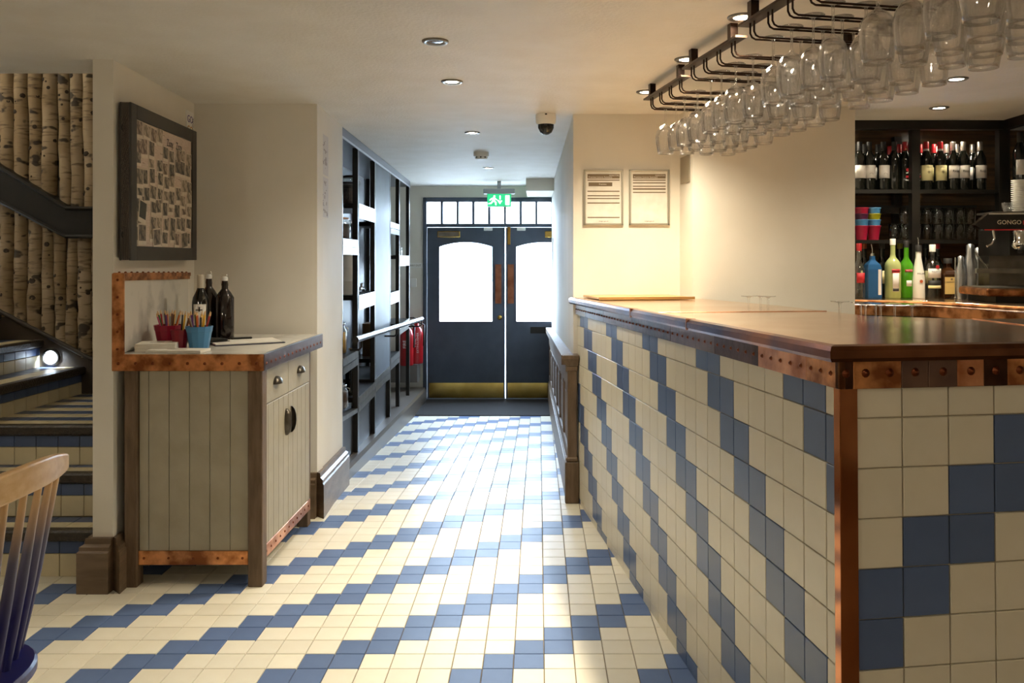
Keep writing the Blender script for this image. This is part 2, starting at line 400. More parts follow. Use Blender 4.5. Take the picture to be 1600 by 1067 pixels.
# ------------------------------------------------------------------ staircase
st = bpy.data.objects.new('staircase', None); COL.objects.link(st); st.location = (-1.9, 3.65, 0)
struct(st, 'tiled staircase with dark nosings turning left past a birch wall', 'staircase')
O = Vector((-1.9, 3.65, 0)); ct = []
def stile(p, ux, uy, w, h, m):                        # a tile whose corner is p, sides along ux and uy
    ux = Vector(ux); uy = Vector(uy); n = ux.cross(uy); q = Vector(p)
    M = Matrix.Translation(q - O) @ Matrix(((ux.x, uy.x, n.x, 0), (ux.y, uy.y, n.y, 0), (ux.z, uy.z, n.z, 0), (0, 0, 0, 1)))
    a = seen_area([q, q + ux * w, q + ux * w + uy * h, q + uy * h])
    if a > 6: ct.append((a, w - .003, h - .003, m, M))
M_SC = mat('cream_stair_tile', '#d8cba9', '#cbbd98', 6, .3, rand=.06); M_SB = mat('blue_stair_tile', '#4b5c80', '#435374', 6, .3, rand=.06)
def P(v): return (v[0] - O.x, v[1] - O.y, v[2] - O.z)
steps = [(3.65, 3.845, .205), (3.845, 4.0, .405), (4.0, 5.0, .595)]
zb = 0
for i, (y0, y1, zt) in enumerate(steps):
    b = MB(); b.box(-3.3 - O.x, -.0, y0 + .006 - O.y, 5.0 - O.y, zb, zt - .006); b.build('step', M_GROUT, st)
    nb = MB(); nb.box(-3.3 - O.x, -.0, y0 - .025 - O.y, y0 + .035 - O.y, zt - .045, zt + .003); nb.build('nosing', M_NOSING, st, bevel=.008)
    for k in range(13):
        X = -1.9 - (k + 1) * .105
        ztop = zt - .048; hb = .055
        stile((X, y0 + .006, ztop - hb), (1, 0, 0), (0, 0, 1), .105, hb, M_SB)
        hc = ztop - hb - zb
        if hc > .02: stile((X, y0 + .006, zb), (1, 0, 0), (0, 0, 1), .105, hc, M_SC)
        ys = y0 + .037; row = 0
        while ys < y1 - .015:
            d = min(.088 if i == 2 else .075, y1 - ys)
            if not (i == 2 and X < -2.74): stile((X, ys, zt - .006), (1, 0, 0), (0, 1, 0), .105, d, M_SB if row % 2 else M_SC)
            ys += d; row += 1
    zb = zt
for i in range(3):                                   # steps rising to the left
    x1 = -2.72 - .25 * i; z0 = .595 + .16 * i; z1 = z0 + .16
    MB().box(-3.6 - O.x, x1 - .006 - O.x, 4.0 - O.y, 5.0 - O.y, z0 - .01, z1 - .006).build('step', M_GROUT, st)
    MB().box(x1 - .035 - O.x, x1 + .025 - O.x, 4.0 - O.y, 5.0 - O.y, z1 - .04, z1 + .003).build('nosing', M_NOSING, st, bevel=.008)
    for k in range(10):
        Y = 4.9 - k * .1
        if Y < 4.0: break
        stile((x1 - .006, Y, z1 - .043 - .045), (0, 1, 0), (0, 0, 1), .1, .045, M_SB)
        stile((x1 - .006, Y, z0), (0, 1, 0), (0, 0, 1), .1, .072, M_SC)
        stile((x1 - .037 - .105, Y, z1 - .006), (1, 0, 0), (0, 1, 0), .105, .1, M_SC)
        stile((x1 - .037 - .21, Y, z1 - .006), (1, 0, 0), (0, 1, 0), .105, .1, M_SB)
lay_tiles(ct, st, 300)
# sloped skirting on the wall and its step light
sk = MB(); sk.prism_xz([(-1.9 - O.x, .55), (-1.9 - O.x, .66), (-2.62 - O.x, .77), (-3.25 - O.x, 1.10), (-3.6 - O.x, 1.3), (-3.6 - O.x, .55)], 4.93 - O.y, 5.02 - O.y)
sk.build('stringer', M_STAIRD, st)
ld = MB(); ld.tube([(-1.9 - O.x, 4.93 - O.y, .67), (-2.62 - O.x, 4.93 - O.y, .78), (-3.25 - O.x, 4.93 - O.y, 1.11), (-3.6 - O.x, 4.93 - O.y, 1.31)], .014, 6); ld.build('moulding', M_STAIRD, st)
lx, ly, lz = px(80, 558, 4.925)
sl = thing('step_light', 'round cool white step light set in the stair skirting', 'step light', (lx, ly, lz))
MB().lathe([(.055, 0), (.055, .008), (.042, .014), (.040, .006)], 24, cap0=False, cap1=False).build('bezel', M_BLACK, sl, rot=(R(90), 0, 0))
le = MB().lathe([(.0, .007), (.04, .006)], 20, cap0=False, cap1=False).build('lens', emit('cool_led_lens', (.85, .93, 1), 2.5), sl, rot=(R(90), 0, 0))
for k in range(4): MB().box(-.036, .036, -.012, -.008, -.022 + k * .014, -.018 + k * .014).build('louvre', M_BLACK, sl)
l = bpy.data.lights.new('lamp', 'SPOT'); l.energy = 5; l.color = (.75, .87, 1); l.spot_size = R(150); l.spot_blend = .6; l.shadow_soft_size = .03
lo = bpy.data.objects.new('lamp', l); COL.objects.link(lo); lo.parent = sl; lo.location = (0, -.03, 0); lo.rotation_euler = (R(55), 0, 0)

# birch logs
def bark():
    m = bpy.data.materials.new('birch_bark'); m.use_nodes = True; nt = m.node_tree; N = nt.nodes; L = nt.links; b = N['Principled BSDF']
    b.inputs['Roughness'].default_value = .75
    tc = N.new('ShaderNodeTexCoord'); oi = N.new('ShaderNodeObjectInfo'); ad = N.new('ShaderNodeVectorMath'); ad.operation = 'ADD'
    sc = N.new('ShaderNodeVectorMath'); sc.operation = 'SCALE'; sc.inputs['Scale'].default_value = 40
    cb = N.new('ShaderNodeCombineXYZ')
    for i in range(3): L.new(oi.outputs['Random'], cb.inputs[i])
    L.new(cb.outputs[0], sc.inputs[0]); L.new(tc.outputs['Object'], ad.inputs[0]); L.new(sc.outputs[0], ad.inputs[1])
    def noise(scale, stretch, lo, hi, a, bb, detail=4):
        mp = N.new('ShaderNodeMapping'); mp.inputs['Scale'].default_value = stretch; L.new(ad.outputs[0], mp.inputs[0])
        n = N.new('ShaderNodeTexNoise'); n.inputs['Scale'].default_value = scale; n.inputs['Detail'].default_value = detail; L.new(mp.outputs[0], n.inputs[0])
        r = N.new('ShaderNodeValToRGB'); e = r.color_ramp.elements; e[0].position = lo; e[0].color = a; e[1].position = hi; e[1].color = bb
        L.new(n.outputs['Fac'], r.inputs[0]); return r.outputs[0], n
    base, n0 = noise(4, (1, 1, 1), .35, .65, srgb('#a08d72'), srgb('#7d6849'))
    lines, n1 = noise(9, (1, 1, 7), .54, .68, (1, 1, 1, 1), srgb('#6d5a44'))
    knots, n2 = noise(9, (1, 1, 1.6), .61, .66, (1, 1, 1, 1), srgb('#33291f'), 2)
    m1 = N.new('ShaderNodeMixRGB'); m1.blend_type = 'MULTIPLY'; m1.inputs[0].default_value = .7; L.new(base, m1.inputs[1]); L.new(lines, m1.inputs[2])
    m2 = N.new('ShaderNodeMixRGB'); m2.blend_type = 'MULTIPLY'; m2.inputs[0].default_value = .9; L.new(m1.outputs[0], m2.inputs[1]); L.new(knots, m2.inputs[2])
    L.new(m2.outputs[0], b.inputs['Base Color'])
    bp = N.new('ShaderNodeBump'); bp.inputs['Strength'].default_value = .6; bp.inputs['Distance'].default_value = .006
    L.new(n1.outputs['Fac'], bp.inputs['Height']); L.new(bp.outputs[0], b.inputs['Normal']); return m
M_BARK = bark(); M_CUT = mat('cut_birch_end', '#c9b48c', rough=.7); M_KNOT = mat('dark_bark_knot', '#33291f', rough=.9)
bw = thing('birch_log_cladding', 'upright birch logs cladding the stair wall', 'log wall', (-2.6, 4.970, .6))
def bandz(X): return 1.70 if X > -2.77 else 1.70 + (-2.77 - X) / .42 * .26
def bandb(X): return 1.53 if X > -2.79 else 1.53 + (-2.79 - X) / .40 * .21
def skz(X): return .67 + (-1.9 - X) / .72 * .11 if X > -2.62 else .78 + (-2.62 - X) / .63 * .33
def log(X, z0, z1, r, lean=0):
    n = 14; pts = []; rr = []
    for i in range(n):
        t = i / (n - 1); pts.append((X + lean * (t - .5) + random.uniform(-.003, .003) + 2.6, 0, z0 + (z1 - z0) * t - .6)); rr.append(r * random.uniform(.93, 1.06))
    o = MB().tube(pts, rr, 12).build('log', M_BARK, bw)
    for k in range(int((z1 - z0) / .13)):
        t = random.uniform(.05, .95); a = random.uniform(-1.2, 1.2)
        c = Vector((X + 2.6 + lean * (t - .5) + r * .93 * math.sin(a), -r * .93 * math.cos(a), z0 + (z1 - z0) * t - .6))
        w = random.uniform(.005, .017)
        kn = MB().lathe([(w * 1.25, -.004), (w, .003), (w * .45, .005), (0, .002)], 8, cap0=False, cap1=False)
        kn.build('knot', M_KNOT, o, loc=c, rot=(R(90) + random.uniform(-.4, .4), 0, a))
    return o
x = -1.95
while x > -3.7:
    r = random.uniform(.036, .046); x -= r; log(x, bandz(x) - .04, 3.3, r, random.uniform(-.03, .03)); x -= r * .96
x = -1.96
while x > -3.7:
    r = random.uniform(.034, .044); x -= r; lg = log(x, skz(x) - .02, bandb(x) + .015, r, random.uniform(-.02, .02)); x -= r * .98
ch = thing('stair_rail_channel', 'black steel channel running down between the birch logs', 'handrail', (-2.6, 4.9, 1.5))
poly = [(-1.9, 1.53), (-1.9, 1.70), (-2.77, 1.70), (-3.6, 2.214), (-3.6, 1.955), (-2.79, 1.53)]
MB().prism_xz([(a + 2.6, b - 1.5) for a, b in poly], -.02, .07).build('channel', M_BLACK, ch)
for dz, nm in ((.0, 'lower_flange'), (.165, 'upper_flange')):
    q = [(-1.9, 1.53 + dz), (-2.78, 1.53 + dz), (-3.6, 1.965 + dz * 1.4)]
    MB().tube([(a + 2.6, -.03, b - 1.5) for a, b in q], .012, 4, False).build(nm, M_BLACK, ch)

# ------------------------------------------------------------------ entrance doors
YD = 9.67
d1 = bpy.data.objects.new('door_1', None); COL.objects.link(d1); d1.location = (-.39, YD, -.243)
struct(d1, 'pair of slate blue entrance doors with arched glazing and brass plates', 'door')
OX, OZ = -.39, -.243
def dm(): return MB()
def bx(b, x0, x1, y0, y1, z0, z1): return b.box(x0 - OX, x1 - OX, y0, y1, z0 - OZ, z1 - OZ)
fr = dm(); bx(fr, -1.344, -1.304, -.06, .08, -.243, 2.109); bx(fr, .53, .565, -.06, .08, -.243, 2.109)
bx(fr, -1.304, .53, -.06, .08, 2.06, 2.109); bx(fr, -1.304, .53, -.05, .08, 1.766, 1.806)
bx(fr, -1.304, .53, -.04, .05, -.243, -.228); fr.build('frame', M_DOOR, d1, bevel=.004)
pitch = .1835
for k in range(10):
    x0 = -1.299 + k * pitch
    if k < 9: b = dm(); bx(b, x0 + pitch - .028, x0 + pitch, -.045, .06, 1.806, 2.06); b.build('mullion', M_DOOR, d1)
    b = dm(); bx(b, x0, min(x0 + pitch - .028, .53), .0, .006, 1.806, 2.06); b.build('pane', M_PANE, d1)
def leaf(x0, x1, wx0, wx1, mirror):
    b = dm(); b.box(x0 - OX, wx0 - OX, -.022, .022, -.225 - OZ, 1.762 - OZ); b.box(wx1 - OX, x1 - OX, -.022, .022, -.225 - OZ, 1.762 - OZ)
    b.box(wx0 - OX, wx1 - OX, -.022, .022, -.225 - OZ, .661 - OZ)
    n = 12; arch = [(wx0 + (wx1 - wx0) * i / n - OX, 1.535 + .055 * (1 - (2 * i / n - 1) ** 2) - OZ) for i in range(n + 1)]
    for i in range(n):
        b.prism_xz([arch[i], arch[i + 1], (arch[i + 1][0], 1.762 - OZ), (arch[i][0], 1.762 - OZ)], -.022, .022)
    o = b.build('leaf', M_DOOR, d1)
    p = dm(); p.prism_xz([(wx0 - OX, .661 - OZ), (wx1 - OX, .661 - OZ)] + arch[::-1], -.003, .003); p.build('pane', M_PANE, o)
    t = dm(); bx(t, wx0 - .012, wx0 + .006, -.028, .028, .655, 1.54); bx(t, wx1 - .006, wx1 + .012, -.028, .028, .655, 1.54); bx(t, wx0, wx1, -.028, .028, .65, .668)
    t.build('bead', M_DOOR, o)
    k = dm(); bx(k, x0 + .02, x1 - .015, -.026, -.022, -.22, -.045); part(k.build('kick_plate', M_BRASS, o), 'polished brass kick plate')
    return o
la = leaf(-1.299, -.395, -1.165, -.538, False); lb = leaf(-.385, .525, -.269, .39, True)
def onleaf(o, nm, m, x0, x1, z0, z1, d=.008, lab=None, bev=0):
    b = dm(); bx(b, x0, x1, -.022 - d, -.022, z0, z1); r = b.build(nm, m, o, bevel=bev)
    if lab: part(r, lab)
    return r
onleaf(la, 'push_plate', M_PUSH, -.508, -.436, .877, 1.333, .004, 'worn copper push plate'); onleaf(lb, 'push_plate', M_PUSH, -.362, -.292, .877, 1.333, .004, 'worn copper push plate')
onleaf(la, 'door_closer', M_BRASS, -1.18, -.915, 1.645, 1.72, .03, 'brass closer cover', .006)
b = dm(); b.box(-1.165 - OX, -.93 - OX, -.054, -.05, 1.657 - OZ, 1.708 - OZ); b.build('closer_face', M_STEELD, la)
onleaf(lb, 'door_closer', M_BRASS, .07, .33, 1.645, 1.72, .03, 'brass closer cover', .006)
onleaf(la, 'contact_box', M_WHITE, -.64, -.54, 1.725, 1.76, .02, 'white plastic sensor', .004); onleaf(lb, 'contact_box', M_WHITE, -.255, -.155, 1.725, 1.76, .02, 'white plastic sensor', .004)
onleaf(lb, 'bolt', M_BRASS, -.366, -.33, 1.56, 1.775, .014, 'brass flush bolt', .004)
onleaf(lb, 'letter_plate', M_BLACK, -.10, .17, .53, .605, .006, 'black letter plate')
lk = MB().lathe([(.028, 0), (.028, .008), (.02, .014), (0, .015)], 16, cap0=False).build('lock', M_BRASS, la, loc=(-.455 - OX, -.022, .715 - OZ), rot=(R(90), 0, 0))
dmat = MB().box(-.72, .75, -.5, .5, 0, .012).build('door_mat', M_MAT, loc=(-.58, 9.15, ramp(9) - .004))
tag(dmat, 'charcoal ribbed mat filling the floor inside the doors', 'mat')
# street outside
struct(MB().box(-12, 10, 9.82, 30, -.6, -.26).build('pavement', mat('pale_paving', '#b9b7b2', '#a9a7a2', 4, .8)), 'pale pavement outside the doors', 'pavement')
hb = thing('street_building', 'pale rendered building across the street', 'building', (0, 24, -.26))
MB().box(-9, 8, 0, 3, 0, 3.4).build('wall', mat('white_render', '#e6e4df', rough=.8), hb)
for xx in (-3.4, .55, 3.2): 
    f = MB().box(xx - .5, xx + .5, -.05, .0, 0, 2.3).build('door_panel', mat('pale_street_door', '#cfccc6', rough=.6), hb)
    MB().box(xx - .36, xx + .36, -.07, -.05, .2, 1.0).build('lower_panel', mat('pale_street_door2', '#bfbcb6', rough=.6), f)
for xx in (-1.6, -5.6): MB().box(xx - .6, xx + .6, -.04, .0, 1.0, 2.6).build('window', mat('grey_window', '#9aa0a6', rough=.2), hb)
# ================================================================== CORRIDOR
# oak dado on the right wall, following the ramp
dd = thing('oak_dado', 'oak panelled dado with moulded cap rail along the corridor wall', 'wall panelling', (.2, 4.77, 0))
def wx(Y): return .2 - .0105 * (Y - 4.8)                # wall plane
def dseg(Y0, Y1, z0, z1, d0, d1, nm, m):               # strip standing d0..d1 off the wall, z above the ramp
    b = MB(); v = []
    for z in (z0, z1):
        for Y, d in ((Y0, d1), (Y0, d0), (Y1, d0), (Y1, d1)): v.append((wx(Y) - d - .2, Y - 4.77, z + ramp(Y)))
    b.hexa(v); return b.build(nm, m, dd)
YA, YB = 4.79, 9.58
dseg(YA, YB, .0, .80, -.02, .022, 'back_panel', M_OAK)
dseg(YA, YB, -.03, .20, .022, .045, 'plinth', M_SKIRT); dseg(YA, YB, .20, .225, .022, .038, 'plinth_moulding', M_SKIRT)
dseg(YA, YB, .225, .30, .022, .034, 'bottom_rail', M_OAK); dseg(YA, YB, .66, .75, .022, .034, 'top_rail', M_OAK)
dseg(YA, YB, .75, .79, -.01, .045, 'cap_moulding', M_OAK); dseg(YA, YB, .79, .845, -.02, .07, 'cap_rail', M_OAK)
npan = 7; pw = (YB - YA) / npan
for k in range(npan + 1):
    Y = YA + k * pw
    dseg(max(YA, Y - .045), min(YB, Y + .045), .30, .66, .022, .034, 'stile', M_OAK)
    if k < npan:
        dseg(Y + .045, Y + .057, .30, .66, .022, .029, 'panel_bead', M_OAK); dseg(Y + pw - .057, Y + pw - .045, .30, .66, .022, .029, 'panel_bead', M_OAK)
        dseg(Y + .045, Y + pw - .045, .648, .66, .022, .029, 'panel_bead', M_OAK); dseg(Y + .12, Y + pw - .12, .36, .60, .022, .027, 'raised_field', M_OAK)
# end post
pb = MB(); pb.box(-.05, .03, -.035, .045, -.0, .235); pb.build('post_foot', M_OAK, dd, bevel=.004)
MB().prism([(-.046, -.031), (.026, -.031), (.026, .041), (-.046, .041)], .235, .262).build('post_base_moulding', M_OAK, dd, bevel=.008)
MB().box(-.036, .018, -.022, .032, .26, .765).build('post_shaft', M_OAK, dd, bevel=.003)
MB().box(-.043, .024, -.028, .038, .755, .785).build('post_neck', M_OAK, dd, bevel=.006)
MB().add([(-.043, -.028, .785), (.024, -.028, .785), (.024, .038, .785), (-.043, .038, .785), (-.062, -.045, .822), (.03, -.045, .822), (.03, .05, .822), (-.062, .05, .822)],
         [(3, 2, 1, 0), (4, 5, 6, 7), (0, 1, 5, 4), (1, 2, 6, 5), (2, 3, 7, 6), (3, 0, 4, 7)]).build('post_capital', M_OAK, dd)
MB().box(-.064, .032, -.047, .052, .822, .848).build('post_cap', M_OAK, dd, bevel=.004)

# shelving on the left
SA = math.atan(.039); SO = (-1.25, 5.25, 0)
sh = thing('steel_shelving', 'black steel shelving with staggered bright shelves lining the corridor', 'shelving', SO, SA)
BAYS = [.03, .60, 1.35, 2.20, 2.85, 3.68]
def pz(y): return .06 - .0355 * y
for k, y in enumerate(BAYS):
    for xb, nm in ((-.035, 'post'), (-.32, 'rear_post')):
        MB().box(xb, xb + .035, y - .035, y, pz(y), 2.18).build(nm, M_BLACK, sh)
    MB().box(-.004, .002, y - .004, y + .004, pz(y), 2.18).build('lit_edge', M_STEEL, sh)  # bright strip stands in for the lit front edge of each post
MB().box(-.33, .004, -.01, 3.70, 2.175, 2.235).build('top_rail', mat('grey_steel_rail', '#6d6f74', rough=.35, metal=.8), sh)
MB().box(-.0, .005, -.01, 3.70, 2.165, 2.180).build('top_trim', M_STEEL, sh)
shelves = {0: (1.53, .76), 1: (1.79, 1.14, .42), 2: (.44,), 3: (1.73, 1.09, .50), 4: (1.43, .76)}
for k, zs in shelves.items():
    y0, y1 = BAYS[k], BAYS[k + 1] - .035
    for z in zs:
        MB().box(-.32, -.002, y0, y1, z - .035, z).build('shelf', M_BLACK, sh)
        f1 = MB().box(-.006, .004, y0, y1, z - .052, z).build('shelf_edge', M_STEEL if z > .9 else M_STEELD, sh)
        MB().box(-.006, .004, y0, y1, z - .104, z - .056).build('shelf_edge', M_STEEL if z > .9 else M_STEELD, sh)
for z in (1.86, 1.17): MB().box(-.32, -.2, BAYS[0], BAYS[1] - .035, z - .03, z).build('inner_shelf', M_BLACK, sh)
for z in (1.36,): MB().box(-.32, -.2, BAYS[1], BAYS[2] - .035, z - .03, z).build('inner_shelf', M_BLACK, sh)
MB().box(-.03, .0, BAYS[2] + .006, BAYS[3] - .04, .44, 2.165).build('door_panel', M_STEELB, sh, bevel=.002)
for k in range(4): MB().box(-.335, -.325, BAYS[k], BAYS[k + 1] - .0, .02, 2.17).build('back_panel', M_BLACK, sh)  # black backs, here and below, added to darken the open bays
MB().box(-.335, -.325, BAYS[4], 3.40, 1.0, 2.17).build('back_panel', M_BLACK, sh)
M_DBOARD = mat('dark_stained_board', '#1f1916', '#16120f', 6, .45, stretch=(1, 1, 6))
for k in (0, 1, 2):
    y0, y1 = BAYS[k], BAYS[k + 1] - .035
    MB().hexa([(-.05, y0, pz(y0)), (-.03, y0, pz(y0)), (-.03, y1, pz(y1)), (-.05, y1, pz(y1)), (-.05, y0, .36), (-.03, y0, .36), (-.03, y1, .32), (-.05, y1, .32)]).build('kick_board', M_DBOARD, sh)
    MB().hexa([(-.05, y0, .36), (.0, y0, .36), (.0, y1, .32), (-.05, y1, .32), (-.05, y0, .39), (.0, y0, .39), (.0, y1, .35), (-.05, y1, .35)]).build('lower_rail', M_STEELD, sh)
ps = MB()
for (Ya, Yb) in ((5.25, 7.4), (7.4, 9.62)):
    def row(Y):
        fx = -1.232 - .0175 * (Y - 5.25); sx = -1.25 - .039 * (Y - 5.25)
        zt = pz((Y - 5.25) * 1.0); zt = max(zt, ramp(Y) + .07)
        return [(sx - .33, Y, ramp(Y) - .05), (fx, Y, ramp(Y) - .05), (fx, Y, zt - .03), (fx - .012, Y, zt), (sx - .33, Y, zt)]
    a, c = row(Ya), row(Yb); n = 5
    ps.add(a + c, [tuple(range(n)), tuple(range(2 * n - 1, n - 1, -1))] + [(i + n, (i + 1) % n + n, (i + 1) % n, i) for i in range(n)])
plo = ps.build('baseboard_shelving', mat('worn_painted_plinth', '#5f564c', '#4c443b', 4, .35, stretch=(1, .3, 1))); struct(plo, 'worn grey plinth under the steel shelving', 'baseboard')

def onshelf(x, y, z):                                  # shelf frame to world
    c, s = math.cos(SA), math.sin(SA); return (SO[0] + x * c - y * s, SO[1] + x * s + y * c, z)
def jar(label, p, r, h, fill, lid, group='jars on the corridor shelving', clip=True):
    t = thing('storage_jar', label, 'jar', p, 0, group)
    MB().lathe([(r * .9, 0), (r, .01), (r, h * .72), (r * .8, h * .84), (r * .8, h * .92)], 18, cap1=False).build('glass', M_JAR, t)
    MB().lathe([(r * .88, .006), (r * .95, .012), (r * .95, h * .68), (r * .5, h * .71)], 16).build('contents', fill, t)
    MB().lathe([(r * .84, h * .92), (r * .86, h * .94), (r * .86, h * .98), (r * .6, h)], 18).build('lid', lid, t)
    if clip: MB().tube([(r * .86, 0, h * .86), (r * 1.12, 0, h * .82), (r * 1.1, 0, h * .7)], .003, 5).build('clip', M_CHROME, t)
    return t
M_PRES = mat('yellow_preserve', '#c79a22', '#9a6d12', 14, .4); M_BEAN = mat('brown_beans', '#4d3524', '#33231a', 40, .6); M_GRAIN = mat('pale_grain', '#a58a63', '#8a704c', 60, .7)
M_TIN = mat('gold_tin', '#b9a06c', '#a08655', 8, .3, .9)
jar('large clear jar of yellow preserves below the handrail end', onshelf(-.10, .33, .76), .07, .21, M_PRES, M_CHROME)
jar('dark bean jar on the bottom rail of the shelving', onshelf(-.10, .36, .39), .075, .16, M_BEAN, M_CHROME)
jar('clip top jar of brown beans on the first bright shelf', onshelf(-.09, .38, 1.53), .075, .15, M_BEAN, M_COPPER)
jar('tall grain jar at the back of the first bay', onshelf(-.26, .13, 1.86), .05, .22, M_GRAIN, M_CHROME)
jar('short dark jar beside the tall grain jar', onshelf(-.26, .36, 1.86), .06, .14, M_BEAN, M_COPPERD)
jar('squat dark jar high on the second bay shelf', onshelf(-.12, .82, 1.79), .07, .17, M_BEAN, M_BLACK)
jar('tall dark jar high on the second bay shelf', onshelf(-.14, 1.05, 1.79), .065, .24, M_BEAN, M_BLACK)
def tin(label, p, r, h, m):
    t = thing('storage_tin', label, 'tin', p, 0, 'tins on the corridor shelving')
    MB().lathe([(r, 0), (r, h * .3), (r * 1.02, h * .31), (r, h * .32), (r, h * .62), (r * 1.02, h * .63), (r, h * .64), (r, h * .9)], 20).build('body', m, t)
    MB().lathe([(r * 1.03, h * .9), (r * 1.03, h * .96), (r * .4, h), (r * .12, h * 1.02), (r * .12, h * 1.08)], 20).build('lid', m, t); return t
tin('ribbed gold tin nearest the corridor end of the first bay', onshelf(-.25, .16, 1.17), .07, .24, M_TIN)
tin('ribbed gold tin second along the first bay', onshelf(-.25, .34, 1.17), .075, .23, M_TIN)
tin('white churn with a tap on the second bay shelf', onshelf(-.13, .84, 1.14), .09, .31, mat('white_enamel', '#d9d7d0', rough=.25))
tp = thing('dispenser_tap', 'dark metal tap lying by the white churn', 'tap', onshelf(-.07, 1.12, 1.155))
MB().tube([(0, -.07, .015), (0, .05, .015), (0, .08, -.0)], .014, 8).build('spout', M_STEELD, tp); MB().tube([(0, 0, .02), (0, 0, .05), (.0, .03, .05)], .009, 6).build('handle', M_STEELD, tp)
tin('white lantern tin standing on the inner second bay shelf', onshelf(-.25, .82, 1.36), .07, .24, MATS['white_enamel'])
jar('pale jar standing alone in the fourth bay', onshelf(-.14, 2.5, 1.09), .07, .24, M_GRAIN, M_CHROME)
jar('clear jar with metal tap in the fifth bay', onshelf(-.10, 3.0, 1.43), .08, .30, mat('clear_water', '#cfd6da', rough=.2), M_CHROME)
tin('dark pot beside the tapped jar in the fifth bay', onshelf(-.10, 3.45, 1.43), .05, .09, M_STEELD)
wb = thing('oil_bottle', 'slim dark bottle with cork low in the second bay', 'bottle', onshelf(-.08, .72, .42))
MB().lathe([(.035, 0), (.036, .01), (.036, .19), (.014, .25), (.014, .31)], 14).build('body', M_BOTTLE, wb); MB().lathe([(.011, .31), (.012, .335)], 10).build('cork', mat('cork', '#a88a5d', rough=.8), wb)
cbx = thing('cardboard_box', 'brown cardboard box low in the fourth bay', 'box', onshelf(-.18, 2.5, .50)); MB().box(-.1, .1, -.1, .1, 0, .3).build('carton', mat('cardboard', '#8f6a3f', '#7c5a34', 6, .8), cbx)
MB().box(-.1, .1, -.004, .004, .3, .302).build('tape', mat('tape', '#b79a66', rough=.3), cbx)
pos = thing('poster', 'black poster with bold white letters inside the first bay', 'poster', onshelf(-.20, .40, .78), SA)
MB().box(-.13, .13, 0, .008, 0, .34).build('board', M_LBLACK, pos); text('lettering', 'Z.', .17, M_WHITE, pos, (.0, -.002, .24)); text('lettering', 'TOT', .10, M_WHITE, pos, (.02, -.002, .09))

# handrail
hr = thing('handrail', 'round steel handrail running down the ramp', 'handrail', (-1.18, 5.33, .877))
a = Vector((0, 0, 0)); bb = Vector((-.07, 3.52, -.119))
MB().tube([a, bb], .021, 12).build('rail', M_STEEL, hr); MB().tube([a - (bb - a).normalized() * .004, a], .023, 12).build('end_cap', M_BLACK, hr)
for t in (.06, .5, .99):
    p = a.lerp(bb, t); MB().tube([p, p + Vector((0, 0, -.06)), p + Vector((-.02, 0, -.08)), p + Vector((-.075 - .06 * t, 0, -.08))], .008, 6).build('bracket', M_BLACK, hr)
# fire extinguishers
def ext(label, x, Y, tilt):
    t = thing('fire_extinguisher', label, 'extinguisher', (x, Y, .208), 0, 'fire extinguishers by the doors')
    MB().lathe([(.07, 0), (.075, .01), (.075, .33), (.06, .39), (.025, .43), (.025, .46)], 18).build('cylinder', M_REDP, t)
    MB().lathe([(.02, .46), (.022, .5)], 10).build('valve', M_BLACK, t); MB().tube([(0, 0, .49), (-.03, -.02, .52), (-.1, -.03, .515)], .009, 6).build('lever', M_BLACK, t)
    MB().tube([(.02, -.02, .47), (.09, -.03, .44), (.085, -.03, .2)], .01, 6).build('hose', M_BLACK, t)
    for k, s in enumerate(('FIRE', 'EXTINGUISHER')): text('lettering', s, .05 if k == 0 else .034, M_WHITE, t, (-.01 + k * .035, -.078, .24), (R(90), R(-90), 0))
    MB().box(-.05, .05, .07, .085, .05, .35).build('bracket', M_STEELD, t); return t
ext('red fire extinguisher half hidden behind the last shelf post', -1.478, 9.27, 0); ext('red fire extinguisher nearest the door frame', -1.395, 9.45, 0)
MB_wf = MB().box(-.16, .15, -.12, .12, 0, .2).build('extinguisher_ledge', mat('grey_ledge', '#6d6862', rough=.6), loc=(-1.52, 9.45, .005)); tag(MB_wf, 'low grey ledge beneath the fire extinguishers', 'ledge')
# wall things by the door
b = MB().box(-.035, .035, -.02, 0, -.05, .05).build('door_release', M_WHITE, loc=(px(646, 440, 9.62)[0], 9.64, 1.12), bevel=.004); tag(b, 'small white switch box on the wall beside the door frame', 'switch')
sg = thing('wall_notice', 'small white sign with grey lettering beside the door frame', 'sign', (-1.44, 9.64, 1.32)); MB().box(-.09, .09, -.004, 0, -.03, .03).build('plate', M_WHITE, sg); text('lettering', 'WAY OUT', .03, M_INK, sg, (0, -.006, 0))
gp = MB().box(-.008, 0, -.09, .09, -.17, .17).build('grey_plaque', mat('grey_plaque', '#8d8f8c', rough=.5), loc=(wx(9.0), 9.1, 1.45)); tag(gp, 'grey upright panel on the corridor wall near the door', 'panel')
